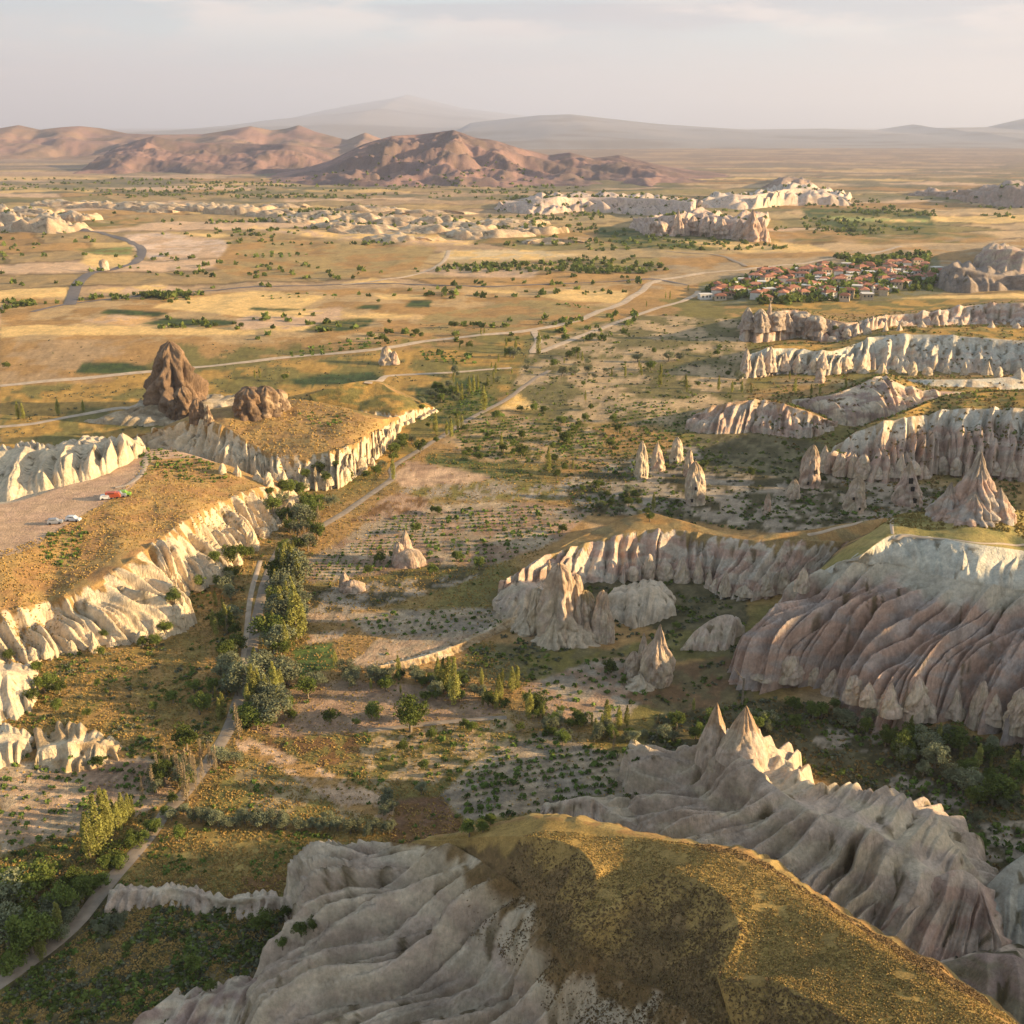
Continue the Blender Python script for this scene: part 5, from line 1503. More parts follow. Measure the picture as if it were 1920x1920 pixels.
T = tree
for a in [(187, 1600, 118), (200, 1585, 112), (208, 1570, 95), (171, 1618, 100), (163, 1600, 70), (215, 1556, 62), (224, 1558, 60), (232, 1545, 62), (243, 1535, 52), (250, 1530, 40)]:
    T('poplar', *a)
for a in [(352, 1502, 98), (368, 1482, 66), (380, 1470, 50), (361, 1458, 55), (288, 1488, 55), (300, 1470, 60), (312, 1446, 52), (320, 1455, 44), (395, 1440, 52), (405, 1446, 50), (448, 1382, 66), (427, 1190, 38), (267, 1495, 45), (335, 1478, 70), (1150, 1408, 40)]:
    T('dry', *a)
for a in [(525, 1100, 80), (536, 1110, 96), (548, 1106, 98), (560, 1112, 84), (530, 1085, 50), (565, 1090, 50), (500, 1212, 60), (514, 1205, 62), (536, 1228, 70), (508, 1160, 60), (524, 1165, 66), (477, 1332, 92), (487, 1328, 80), (500, 1330, 68), (516, 1322, 86), (528, 1310, 60), (556, 1200, 112), (565, 1196, 84), (548, 1185, 70), (424, 1182, 56), (434, 1178, 44), (412, 1350, 46), (418, 1345, 52),
          (747, 1270, 44), (822, 1292, 62), (832, 1298, 70), (853, 1322, 96), (842, 1298, 72), (903, 1284, 34), (935, 1318, 58), (930, 1330, 40), (942, 1290, 40), (960, 1298, 52), (970, 1290, 46), (993, 1348, 58), (1137, 1368, 60), (1160, 1366, 44), (1175, 1362, 42), (1128, 1372, 36), (1225, 958, 38), (1300, 1332, 24), (628, 1250, 34),
          (1010, 664, 44), (907, 770, 50), (817, 816, 46), (846, 820, 38), (838, 816, 30), (858, 808, 34), (866, 806, 30), (737, 900, 46), (940, 848, 38), (1028, 885, 50), (858, 748, 34), (866, 750, 36), (880, 738, 36), (888, 736, 36), (896, 730, 30), (914, 726, 22), (1074, 880, 22), (1238, 722, 40), (1172, 706, 24), (1285, 730, 30), (1347, 732, 30), (1372, 736, 24), (1390, 738, 26), (1408, 738, 20), (1490, 738, 32), (1520, 742, 24), (1537, 742, 22), (1585, 730, 24), (1480, 712, 18),
          (35, 786, 36), (44, 786, 32), (110, 778, 32), (157, 772, 24), (478, 710, 18), (487, 708, 20), (853, 640, 16), (902, 628, 16), (908, 626, 14), (1650, 508, 20), (1656, 508, 22), (1733, 520, 20), (863, 510, 9), (862, 655, 16), (1248, 560, 14), (1256, 560, 16), (1290, 545, 12), (1212, 575, 12)]:
    T('poplar', *a)
for a in [(440, 1058, 42), (455, 1052, 36), (470, 1048, 28), (405, 1058, 30), (437, 1088, 30), (375, 1102, 24), (410, 1102, 26), (328, 1132, 32), (310, 1188, 27), (290, 1212, 26), (268, 1214, 24), (195, 1196, 16), (190, 1232, 22), (15, 1238, 22), (72, 1262, 24), (85, 1300, 40), (112, 1302, 30), (60, 1316, 28), (185, 1288, 18), (165, 1345, 18), (105, 1335, 26), (325, 1318, 26), (290, 1335, 22), (350, 1406, 52), (375, 1340, 42), (388, 1330, 30), (400, 1300, 34), (365, 1300, 28), (465, 1362, 50), (482, 1368, 42), (505, 1364, 34), (490, 1362, 30), (185, 1438, 24), (578, 1310, 44), (547, 1352, 24), (620, 1356, 32), (697, 1350, 36), (770, 1372, 66), (785, 1352, 36), (798, 1314, 20), (755, 1412, 28), (810, 1388, 26), (668, 1362, 16), (540, 1330, 26), (885, 1372, 22), (870, 1365, 18), (795, 1442, 20), (1055, 1398, 30), (975, 1372, 20), (1005, 1336, 38), (990, 1320, 24), (1142, 1266, 32), (1108, 1280, 12), (1168, 1284, 18), (713, 1058, 28), (690, 1078, 22), (857, 1052, 22), (898, 1068, 26), (812, 1078, 24), (780, 1000, 22), (822, 966, 20), (812, 962, 16), (735, 1048, 16), (1055, 1000, 20), (335, 1578, 32), (325, 1506, 24), (310, 1530, 22), (290, 1560, 26), (270, 1580, 22), (880, 1568, 36), (920, 1546, 22), (905, 1560, 24), (490, 1752, 46), (565, 1755, 30), (588, 1745, 26), (365, 1822, 36), (395, 1858, 22), (530, 1780, 24), (540, 1720, 22),
          (788, 850, 28), (977, 858, 30), (1062, 832, 30), (1000, 772, 18), (975, 772, 14), (1020, 776, 18), (1108, 770, 16), (1150, 790, 16), (717, 642, 20), (725, 645, 14), (846, 615, 16), (855, 615, 14), (780, 632, 18), (790, 634, 14), (880, 655, 18), (865, 650, 14), (535, 715, 16), (12, 692, 16), (453, 616, 14), (962, 530, 11), (571, 585, 8), (354, 572, 8), (710, 568, 9), (730, 608, 10), (1166, 524, 10), (1148, 606, 10), (1110, 640, 18), (1080, 668, 20), (1068, 672, 18), (1320, 880, 18), (1408, 896, 22), (1470, 838, 14), (1500, 870, 16), (1545, 905, 14), (1480, 910, 14), (1692, 1422, 60), (1720, 1415, 44), (1660, 1400, 30), (1565, 622, 14), (1712, 628, 14), (1268, 1180, 16), (880, 852, 14), (895, 848, 14), (600, 890, 26), (575, 900, 24), (612, 905, 24), (535, 925, 20), (506, 930, 18), (630, 880, 18)]:
    T('round', *a)
for a in [(545, 1172, 60), (532, 1150, 50), (556, 1150, 44), (520, 1120, 30), (430, 1262, 46), (438, 1285, 30), (425, 1300, 28), (440, 1230, 28), (420, 1275, 36), (445, 1305, 30), (540, 1285, 50), (590, 1290, 34), (440, 1432, 26), (412, 1432, 36), (345, 1528, 22), (322, 1540, 26), (650, 1265, 30), (665, 1268, 24), (727, 1275, 28), (780, 1272, 26), (700, 1268, 20), (660, 1290, 16), (905, 1308, 24), (1022, 1366, 24), (1038, 1366, 24), (1190, 1392, 26), (1175, 1392, 20), (1205, 1385, 18), (790, 1490, 26), (725, 1506, 26), (735, 1520, 22), (720, 1530, 20), (225, 1744, 38), (208, 1738, 24), (190, 1754, 24), (178, 1740, 18), (890, 1305, 22), (872, 1285, 24), (1880, 1520, 24), (1850, 1500, 22), (1835, 1540, 20)]:
    T('silver', *a)
for k in range(24):                                  # hedge below the dry field
    u = 362 + k * 16.2 + random.uniform(-5, 5)
    T('silver', u, 1540 + (u - 362) * .055 + random.uniform(-3, 9), random.uniform(20, 34))
for k in range(14):
    T('silver', 392 + k * 3.5 + random.uniform(-3, 3), 1580 - k * 2 + random.uniform(-4, 4), random.uniform(10, 16)) if False else None


def scatter(poly, n, kinds, hrange, seed, wk=1.0):
    """Single trees and shrubs strewn over a patch of land; heights in photo pixels."""
    r = random.Random(seed)
    P = np.array(poly, float); lo, hi = P.min(0), P.max(0)
    k = 0
    while k < n:
        u, v = r.uniform(lo[0], hi[0]), r.uniform(lo[1], hi[1])
        if inpoly(np.array([u]), np.array([v]), poly)[0]:
            T(r.choice(kinds), u, v, r.uniform(*hrange), wk)
            k += 1


scatter([(0, 1640), (120, 1640), (180, 1660), (100, 1790), (0, 1860)], 24, ['round', 'poplar', 'poplar', 'round', 'round', 'silver'], (30, 84), 1)
scatter([(120, 1660), (215, 1600), (305, 1525), (290, 1570), (190, 1670), (130, 1730)], 22, ['round', 'bush', 'round'], (20, 34), 2)
scatter([(1235, 1350), (1440, 1320), (1640, 1340), (1660, 1390), (1450, 1370), (1250, 1400)], 30, ['round', 'silver', 'round', 'silver'], (20, 36), 3)
scatter([(1640, 1360), (1760, 1380), (1920, 1420), (1920, 1530), (1800, 1510), (1690, 1440)], 36, ['round', 'round', 'silver', 'poplar'], (26, 56), 4)
scatter([(950, 1320), (1030, 1330), (1200, 1380), (1230, 1440), (1190, 1420), (1020, 1380)], 12, ['round', 'silver'], (16, 26), 5)
scatter([(630, 1260), (800, 1270), (870, 1300), (860, 1320), (780, 1290), (640, 1280)], 14, ['round', 'silver'], (16, 28), 6)
scatter([(500, 920), (600, 905), (640, 960), (560, 1040), (520, 1000)], 20, ['round', 'silver', 'dry', 'round'], (18, 38), 7)
scatter([(780, 740), (860, 720), (870, 790), (790, 770)], 18, ['round', 'silver'], (12, 22), 8)
scatter([(1050, 900), (1200, 910), (1240, 985), (1120, 960)], 18, ['round', 'silver'], (12, 22), 9)
scatter([(1290, 1040), (1400, 1130), (1330, 1140)], 6, ['round'], (8, 14), 10)
scatter([(505, 1080), (565, 1070), (560, 1240), (505, 1240)], 26, ['poplar', 'poplar', 'poplar', 'silver', 'poplar', 'round'], (36, 84), 11)
scatter([(400, 1100), (450, 1090), (445, 1300), (400, 1330)], 16, ['round', 'poplar', 'poplar', 'silver'], (22, 50), 12)
scatter([(470, 1240), (545, 1240), (530, 1360), (460, 1370)], 14, ['poplar', 'poplar', 'silver'], (34, 74), 13)
scatter([(520, 1000), (600, 940), (640, 940), (590, 1030), (540, 1080)], 18, ['dry', 'round', 'silver', 'poplar'], (24, 50), 14)
scatter([(640, 905), (720, 860), (780, 800), (800, 810), (700, 900)], 14, ['round', 'silver'], (16, 26), 15)
scatter([(270, 1480), (400, 1400), (440, 1390), (330, 1520)], 16, ['round', 'dry', 'silver', 'poplar'], (26, 50), 16)
scatter([(640, 1262), (960, 1300), (1200, 1390), (1190, 1410), (940, 1330), (640, 1290)], 34, ['round', 'silver', 'round', 'poplar'], (18, 36), 17)
scatter([(780, 800), (1100, 770), (1280, 820), (1050, 900), (830, 850)], 30, ['round'], (12, 22), 18)
scatter([(1030, 680), (1380, 640), (1390, 740), (1100, 770)], 30, ['round', 'poplar', 'silver'], (12, 22), 19)
scatter([(800, 700), (960, 640), (1000, 690), (900, 740)], 20, ['silver', 'poplar', 'round'], (12, 24), 20)
cnt = {}
made = {}
LMA = np.array([(a, b) for a, b, _ in LM], float)
recs = []
for k_, (kind, u, v, p, h, wk) in enumerate(TREES):
    d = np.hypot((LMA[:, 0] - u), (LMA[:, 1] - v) * 1.6)
    recs.append((kind, u, v, p, h, wk, int(d.argmin())))
groups = {}
for i, q in enumerate(recs):
    groups.setdefault((q[0], q[6]), []).append(i)
LOOK = dict(poplar='slender green poplar', dry='half bare poplar', round='round green tree', silver='silver gray shrub', bush='low green bush')
for (kind, lm), ids in groups.items():
    ids.sort(key=lambda i: recs[i][1])
    hs_ = [recs[i][4] for i in ids]
    for n_, i in enumerate(ids):
        kd, u, v, p, h, wk, _ = recs[i]
        look = LOOK[kind]
        if len(ids) == 1:
            lab = '%s %s' % (look, LM[lm][2])
        elif len(ids) <= 26:
            lab = '%s %s, %s from the left' % (look, LM[lm][2], ORD[n_])
        else:
            lab = '%s %s' % (look, LM[lm][2])
        if len(ids) > 1 and h == max(hs_):
            lab = 'tallest ' + lab.split(', ')[0]
        r_ = random.Random(i * 7 + 1)
        cr, tr = PROTO[kind][r_.randrange(len(PROTO[kind]))]
        wd = wk * r_.uniform(.85, 1.2) * {'poplar': 1.0, 'dry': 1.0, 'round': 1.05, 'silver': 1.25, 'bush': 1.5}[kind]
        grp = {'poplar': 'slender poplars of the valley', 'dry': 'half bare brown poplars', 'round': 'round green trees of the valley', 'silver': 'silver gray shrubs', 'bush': 'low green bushes'}[kind]
        small = (h / px_m(p)) < 19
        sc = (h * wd, h * wd, h)
        if small:
            o = put(NAMES[kind], cr, label=lab, cat=CATS[kind], group=grp, loc=p, rz=r_.uniform(0, 6.28), sc=sc)
        else:
            o = put(NAMES[kind], None, label=lab, cat=CATS[kind], group=grp, loc=p, rz=r_.uniform(0, 6.28), sc=sc)
            o.empty_display_size = .1
            put('trunk', tr, parent=o)
            put('crown', cr, parent=o)


# ------------------------------------------------------------------ vineyards and scrub
def tuft_template(n, seed, size=.34, flat=.5):
    r = np.random.default_rng(seed)
    d = r.normal(size=(n, 3)); d /= np.linalg.norm(d, axis=1)[:, None]
    p = d * r.uniform(.5, 1, n)[:, None] * [.62, .62, flat]
    p[:, 2] = np.abs(p[:, 2]) + .06
    return leaf_quads(p, size, r).reshape(n, 4, 3)


TUFTS = {}


def tuft_objects(nq, qsize, flat, m_):
    key = (nq, qsize, flat, m_.name)
    if key not in TUFTS:
        TUFTS[key] = [bpy.data.objects.new('tuft', mesh_np('tuft', tuft_template(nq, 40 + i, qsize, flat).reshape(-1, 3), np.arange(nq * 4).reshape(-1, 4), smoothsh=False, mat=m_)) for i in range(4)]
    return TUFTS[key]


def strew(name, pts, size, nq, m_, label, cat, flat=.5, seed=1, qsize=.34):
    """Many small plants nobody could count: one object whose points carry instanced tufts."""
    r = np.random.default_rng(seed)
    n = len(pts)
    if n == 0:
        return
    me = bpy.data.meshes.new(name)
    me.vertices.add(n)
    me.vertices.foreach_set('co', np.asarray(pts, dtype=np.float32).ravel())
    at = me.attributes.new('sz', 'FLOAT', 'POINT')
    at.data.foreach_set('value', (size * r.uniform(.6, 1.35, n)).astype(np.float32))
    o = put(name, me, label=label, cat=cat, kind='stuff')
    ng = bpy.data.node_groups.new(name, 'GeometryNodeTree')
    ng.interface.new_socket('Geometry', in_out='INPUT', socket_type='NodeSocketGeometry')
    ng.interface.new_socket('Geometry', in_out='OUTPUT', socket_type='NodeSocketGeometry')
    N, L = ng.nodes.new, ng.links.new
    gi, go = N('NodeGroupInput'), N('NodeGroupOutput')
    jn = N('GeometryNodeJoinGeometry')
    for t_ in tuft_objects(nq, qsize, flat, m_):
        oi = N('GeometryNodeObjectInfo')
        oi.inputs['Object'].default_value = t_
        oi.inputs['As Instance'].default_value = True
        L(oi.outputs['Geometry'], jn.inputs[0])
    ip = N('GeometryNodeInstanceOnPoints')
    L(gi.outputs[0], ip.inputs['Points']); L(jn.outputs[0], ip.inputs['Instance'])
    ip.inputs['Pick Instance'].default_value = True
    rv = N('FunctionNodeRandomValue'); rv.data_type = 'FLOAT_VECTOR'
    rv.inputs[1].default_value = (0.25, 0.25, 6.283)
    L(rv.outputs[0], ip.inputs['Rotation'])
    na = N('GeometryNodeInputNamedAttribute'); na.data_type = 'FLOAT'
    na.inputs['Name'].default_value = 'sz'
    L(na.outputs[0], ip.inputs['Scale'])
    L(ip.outputs[0], go.inputs[0])
    md = o.modifiers.new('plants', 'NODES')
    md.node_group = ng
    return o


VINES = []


def vineyard(poly, row_deg, row_sp, pl_sp, jit=.3, size=.8, keep=.92, hill=None, seed=1):
    """Vines planted in rows (row direction in degrees on the ground) inside a patch given by photo pixels."""
    z0 = hill or 0.0
    r = np.random.default_rng(seed)
    W_ = unproj(np.array([p[0] for p in poly]), np.array([p[1] for p in poly]), z0)
    c = W_.mean(0)
    R_ = np.hypot(*(W_[:, :2] - c[:2]).T).max()
    a = math.radians(row_deg)
    i, j = np.meshgrid(np.arange(-R_, R_, pl_sp), np.arange(-R_, R_, row_sp), indexing='ij')
    i, j = i.ravel() + r.normal(0, jit, i.size), j.ravel() + r.normal(0, jit * .5, j.size)
    x, y = c[0] + i * math.cos(a) - j * math.sin(a), c[1] + i * math.sin(a) + j * math.cos(a)
    u, v, d = proj(np.stack([x, y, np.full_like(x, z0)], -1))
    ok = inpoly(u, v, poly) & (r.uniform(size=x.size) < keep) & (fbm(x / 9, y / 9, seed + 50, 3) > -.55)
    for X, Y in zip(x[ok], y[ok]):
        VINES.append((X, Y, drop(X, Y) if hill or True else G(X, Y), size * (1 + .25 * r.normal())))


VY = [
    ([(830, 1490), (900, 1430), (1010, 1372), (1180, 1422), (1195, 1500), (1100, 1492), (1010, 1520), (880, 1535)], 12, 2.5, 1.9, .55, .95, .9),
    ([(670, 1400), (700, 1375), (960, 1350), (980, 1390), (900, 1440), (820, 1470), (700, 1460)], 10, 2.7, 2.3, .8, .8, .55),
    ([(0, 1440), (285, 1430), (300, 1490), (150, 1610), (0, 1680)], 170, 2.6, 2.3, .6, .85, .75),
    ([(650, 1155), (900, 1143), (970, 1150), (925, 1188), (700, 1190)], 20, 3.3, 2.6, .2, .8, .97),
    ([(575, 1062), (690, 1000), (740, 965), (830, 960), (800, 1010), (740, 1060), (640, 1088), (575, 1086)], 0, 2.6, 2.3, .2, .7, .97),
    ([(800, 1010), (840, 955), (1000, 945), (1100, 962), (1050, 1008), (930, 1055), (800, 1058)], 5, 3.4, 2.6, .4, .95, .85),
    ([(850, 812), (900, 778), (1090, 792), (1130, 838), (1000, 866), (880, 858)], 25, 4.4, 3.0, .3, 1.0, .9),
    ([(1000, 1295), (1100, 1245), (1195, 1230), (1230, 1290), (1180, 1335), (1130, 1355), (1030, 1335)], 25, 3.2, 2.8, .5, .85, .85),
    ([(1495, 1370), (1640, 1370), (1665, 1408), (1545, 1402)], 5, 2.6, 2.2, .4, .85, .9),
    ([(1660, 1462), (1740, 1432), (1815, 1500), (1760, 1538), (1685, 1502)], 60, 2.4, 2.1, .4, .85, .9),
    ([(1780, 1548), (1950, 1545), (1950, 1640), (1830, 1605)], 70, 2.2, 2.0, .35, .9, .95),
    ([(1060, 800), (1300, 790), (1330, 870), (1180, 900), (1050, 870)], 15, 4.8, 4.0, .8, 1.1, .75),
    ([(1050, 905), (1180, 905), (1300, 950), (1240, 975), (1090, 955)], 15, 3.8, 3.4, .6, 1.0, .75),
    ([(1330, 940), (1500, 930), (1700, 960), (1640, 985), (1400, 985)], 10, 3.8, 3.4, .5, .9, .8),
    ([(1130, 760), (1260, 755), (1280, 790), (1150, 790)], 20, 5, 3.6, .4, 1.0, .9),
    ([(800, 735), (900, 715), (930, 755), (860, 790)], 35, 4.5, 3.4, .5, 1.0, .8),
    ([(440, 735), (420, 690), (560, 662), (700, 640), (760, 640), (700, 655), (560, 680)], 8, 7, 5, .5, 1.2, .0),
    ([(530, 660), (650, 640), (720, 634), (760, 640), (700, 655), (545, 672)], 12, 8, 6, .4, 1.7, .95),
    ([(630, 650), (700, 645), (690, 655)], 12, 8, 6, .4, 1.7, .95),
    ([(430, 478), (560, 470), (590, 478), (480, 485)], 12, 14, 9, .5, 2.4, .95),
    ([(1040, 570), (1080, 568), (1120, 574), (1095, 580)], 12, 9, 6, .5, 1.8, .95),
    ([(480, 556), (625, 553), (640, 560), (500, 560)], 12, 11, 7, .5, 1.8, .95),
    ([(780, 660), (880, 660), (900, 680), (800, 688)], 12, 6, 5, .9, 1.8, .9),
    ([(640, 1170), (700, 1168), (690, 1185), (650, 1190)], 12, 6, 5, .9, 1.0, .5),
]
for k, a in enumerate(VY):
    vineyard(a[0], *a[1:4], jit=a[4] * .45, size=a[5], keep=a[6], seed=500 + k)
vineyard([(262, 840), (330, 845), (420, 870), (430, 885), (330, 900), (265, 890)], 20, 3.0, 2.2, .35, .85, .9, hill=17, seed=540)
vineyard([(560, 775), (600, 770), (650, 778), (640, 795), (580, 795)], 20, 4.0, 3.0, .35, 1.1, .9, hill=14, seed=541)
vineyard([(90, 1000), (150, 985), (165, 1000), (140, 1045), (70, 1042)], 5, 1.8, 1.7, .4, .8, .9, hill=17, seed=542)
VINES.sort(key=lambda q: math.hypot(q[0], q[1]) / max(q[3], .3))
vr = np.random.default_rng(77)
vt = [mesh_np('grapevine', tuft_template(16, 900 + i, .30, .5).reshape(-1, 3), np.arange(64).reshape(-1, 4), smoothsh=False, mat=M['vine']) for i in range(5)]
inframe = []
for q in VINES:
    uu, vv, dd = proj(np.array(q[:3]))
    inframe.append(-10 < uu < 1930 and vv < 1930)
first = [q for q, f_ in zip(VINES, inframe) if f_][:300]
fs = set(id(q) for q in first)
rest = [q for q in VINES if id(q) not in fs]
VG = {}
for q in first:
    uu, vv, dd = proj(np.array(q[:3]))
    where = 'left edge vineyard' if uu < 400 else ('pale vineyard behind golden hill' if uu < 1220 and vv > 1360 else ('shaded vineyard by cream ridge' if uu > 1220 else 'upper vineyards'))
    VG.setdefault(where, []).append((uu, vv, q))
for where, L_ in VG.items():
    us, vs_ = sorted(a_[0] for a_ in L_), sorted(a_[1] for a_ in L_)
    cells = {}
    for a_ in L_:
        cells.setdefault((min(3, us.index(a_[0]) * 4 // len(us)), min(2, vs_.index(a_[1]) * 3 // len(vs_))), []).append(a_)
    for (cu_, cv_), M_ in cells.items():
        M_.sort(key=lambda a_: a_[0])
        cell = '%s %s' % (('far', 'middle', 'near')[cv_], ('left end', 'centre left', 'centre right', 'right end')[cu_])
        for i, a_ in enumerate(M_):
            q = a_[2]
            lab = 'grapevine at %s of %s, %s from left' % (cell, where, ORD[i]) if i < 26 else 'grapevine at %s of %s' % (cell, where)
            put('grapevine', vt[i % 5], label=lab, cat='grapevine', group='grapevines in ' + where, loc=q[:3], rz=vr.uniform(0, 6.28), sc=q[3] * 1.4)
rp = np.array([q[:3] for q in rest]); rs = np.array([q[3] for q in rest])
strew('vineyard_plants', rp, rs * 1.3, 8, M['vine'], 'rows of low green vines in the farther vineyards', 'vines', seed=3, qsize=.42)
print('vines', len(first), len(rest), 'trees', len(TREES))


def strew_poly(poly, dens_px, seed, onland=True, thr=-.1, sc=9.0, z0=0.0):
    """Random land points in a photo patch, about one per dens_px square pixels, clumped."""
    r = np.random.default_rng(seed)
    P = np.array(poly, float); lo, hi = P.min(0), P.max(0)
    n = int((hi[0] - lo[0]) * (hi[1] - lo[1]) / dens_px)
    u, v = r.uniform(lo[0], hi[0], n), r.uniform(lo[1], hi[1], n)
    k = inpoly(u, v, poly)
    w = unproj(u[k], v[k], z0)
    ok = fbm(w[:, 0] / sc, w[:, 1] / sc, seed + 7, 3) > thr
    w = w[ok]
    for q in w:
        q[2] = drop(q[0], q[1])
    return w


scr = [([(1230, 1345), (1430, 1310), (1660, 1345), (1920, 1400), (1920, 1700), (1800, 1600), (1500, 1440), (1200, 1420)], 60, .1),
       ([(200, 1700), (640, 1700), (560, 1800), (600, 1920), (0, 1920), (0, 1860), (100, 1780)], 70, -.1),
       ([(0, 1200), (450, 1020), (470, 1400), (400, 1440), (280, 1420), (0, 1430)], 120, .15),
       ([(930, 1110), (1400, 1070), (1400, 1230), (1100, 1252), (950, 1292), (850, 1262)], 70, .1),
       ([(1170, 1300), (1390, 1230), (1420, 1330), (1290, 1345)], 70, .1),
       ([(1000, 640), (1200, 590), (1400, 600), (1400, 800), (1290, 830), (1040, 820), (960, 730)], 34, .05),
       ([(1050, 850), (1550, 850), (1900, 960), (1450, 1000), (1080, 960)], 45, .05)]


def ground_pts(poly, dens_px, seed, thr=-.1, sc=9.0):
    r = np.random.default_rng(seed)
    P = np.array(poly, float); lo, hi = P.min(0), P.max(0)
    n = int((hi[0] - lo[0]) * (hi[1] - lo[1]) / dens_px)
    u, v = r.uniform(lo[0], hi[0], n), r.uniform(lo[1], hi[1], n)
    w = unproj(u, v, 0)[inpoly(u, v, poly)]
    w = w[fbm(w[:, 0] / sc, w[:, 1] / sc, seed + 7, 3) > thr]
    w[:, 2] = G(w[:, 0], w[:, 1])
    w = w[r.uniform(size=len(w)) < ground_color(w[:, 0], w[:, 1], w[:, 2])[:, 3] ** 1.4 * 1.25]
    for P_, wd in ROADS:
        d = np.full(len(w), 1e9)
        for q in P_:
            d = np.minimum(d, np.hypot(w[:, 0] - q[0], w[:, 1] - q[1]))
        seg = np.median(np.hypot(*np.diff(P_, axis=0).T)) if len(P_) > 1 else 1
        w = w[d > np.hypot(wd * .62 + .3, seg * .4)]
    return w


A_, B_ = [], []
for k, (pl, de, th) in enumerate(scr):
    w = ground_pts(pl, de * .6, 600 + k, thr=th)
    A_.append(w[::2]); B_.append(w[1::2])
A_, B_ = np.concatenate(A_), np.concatenate(B_)
strew('scrub', A_, .75 + .0010 * A_[:, 1], 14, M['green'], 'dark green scrub over the valley floor', 'scrub', seed=5)
strew('scrub', B_, .6 + .0010 * B_[:, 1], 14, M['sage'], 'gray green scrub over the valley floor', 'scrub', seed=6)
ALLV = [(0, 1180), (430, 1000), (560, 930), (750, 860), (1100, 800), (1290, 820), (1100, 960), (930, 1110), (930, 1220), (1200, 1430), (1190, 1540), (900, 1570), (600, 1640), (520, 1920), (0, 1920)]
w = ground_pts(ALLV, 12, 650, thr=-.35, sc=4)
strew('dry_tufts', w, .17 + .0006 * w[:, 1], 7, M['straw'], 'dry straw coloured grass tufts of the valley floor', 'grass', seed=15, flat=.6, qsize=.5)
w = ground_pts(ALLV, 22, 651, thr=-.05, sc=5)
strew('dry_tufts', w, .2 + .0006 * w[:, 1], 7, M['olive'], 'olive weeds of the valley floor', 'grass', seed=16, flat=.6, qsize=.5)
w = ground_pts(ALLV, 110, 652, thr=.2, sc=12)
strew('dry_tufts', w, .6 + .0006 * w[:, 1], 9, M['vine'], 'small green weeds and saplings of the valley floor', 'weeds', seed=17, flat=.7, qsize=.42)
w = ground_pts([(1200, 1350), (1430, 1310), (1920, 1400), (1920, 1700), (1500, 1440)], 30, 653, thr=-.3, sc=5)
strew('dry_tufts', w, .45, 7, M['scrubby'], 'brown undergrowth in the shaded grove', 'grass', seed=18, flat=.6, qsize=.5)
w = ground_pts([(1000, 600), (1400, 600), (1400, 800), (1300, 960), (1050, 950), (820, 860), (780, 740), (980, 680)], 40, 654, thr=.1, sc=9)
strew('scrub', w, 1.1, 9, M['green'], 'bushes and hedges of the mid valley gardens', 'scrub', seed=19, flat=.7)
w = ground_pts([(0, 640), (1000, 600), (1000, 690), (400, 830), (0, 860)], 60, 655, thr=.1, sc=30)
strew('scrub', w, 1.1, 8, M['sage'], 'sparse gray bushes of the left plain', 'scrub', seed=20, flat=.7)
w = strew_poly([(1400, 560), (1920, 560), (1920, 960), (1700, 960), (1560, 840), (1400, 760)], 70, 660, thr=.0, sc=22, z0=10)
strew('scrub', w, 1.3, 9, M['green'], 'bushes on the shelves of the upper right cliffs', 'scrub', seed=21, flat=.7)
w = strew_poly([(1400, 560), (1920, 560), (1920, 960), (1690, 960), (1560, 840), (1400, 760)], 60, 661, thr=-.2, sc=12, z0=10)
strew('dry_tufts', w, .9, 7, M['scrubby'], 'dry brush on the shelves of the upper right cliffs', 'grass', seed=22, flat=.5, qsize=.5)
w = strew_poly([(1640, 985), (1700, 962), (1920, 955), (1920, 1020), (1700, 1003)], 9, 662, thr=-.4, sc=5, z0=30)
strew('grass_tussocks', w, .5, 6, M['olive'], 'golden tussocks on the plateau of the rose mesa', 'grass', seed=23, flat=.5, qsize=.5)
w = strew_poly([(0, 1150), (340, 975), (550, 915), (420, 865), (270, 880), (200, 945), (90, 1010), (0, 1040)], 12, 663, thr=-.4, sc=4, z0=16)
strew('grass_tussocks', w, .42, 5, M['straw'], 'dry golden tussocks on the long left hill', 'grass', seed=24, flat=.5, qsize=.5)
w = strew_poly([(440, 765), (560, 745), (740, 785), (640, 840), (540, 850), (430, 800)], 12, 664, thr=-.4, sc=5, z0=14)
strew('grass_tussocks', w, .6, 5, M['straw'], 'dry golden tussocks on the turf dome', 'grass', seed=25, flat=.5, qsize=.5)
# tussocks on the turf of the near hill and the long left hill
w = strew_poly([(860, 1590), (1000, 1535), (1200, 1565), (1370, 1595), (1480, 1660), (1650, 1775), (1800, 1860), (2060, 2060), (1500, 2150), (1200, 1870), (1030, 1800), (980, 1680)], 6, 700, thr=-.6, sc=5, z0=34)
w = w[w[:, 2] > 20]
uv_ = proj(w)
jx = 26 * fbm(w[:, 0] / 3.4, w[:, 1] / 3.4, 811, 3)
on = inpoly(uv_[0] + jx, uv_[1] + jx * .6, [(775, 1576), (850, 1572), (915, 1568), (1000, 1568), (1085, 1592), (1118, 1645), (1100, 1712), (1170, 1690), (1240, 1640), (1340, 1668), (1385, 1740), (1345, 1835), (1450, 1840), (1620, 1930), (2100, 2200), (2200, 2060), (1760, 1840), (1440, 1630), (1200, 1560), (1000, 1525)])
w2, w = w[~on], w[on]
strew('grass_tussocks', w2[::2], .2, 5, M['heath'], 'brown heath darkened to deepen the shade on the near hill flank', 'grass', seed=26, flat=.6, qsize=.55)
strew('grass_tussocks', w2[1::4], .16, 5, M['scrubby'], 'brown tufts on the shaded flank of the near hill', 'grass', seed=27, flat=.6, qsize=.55)
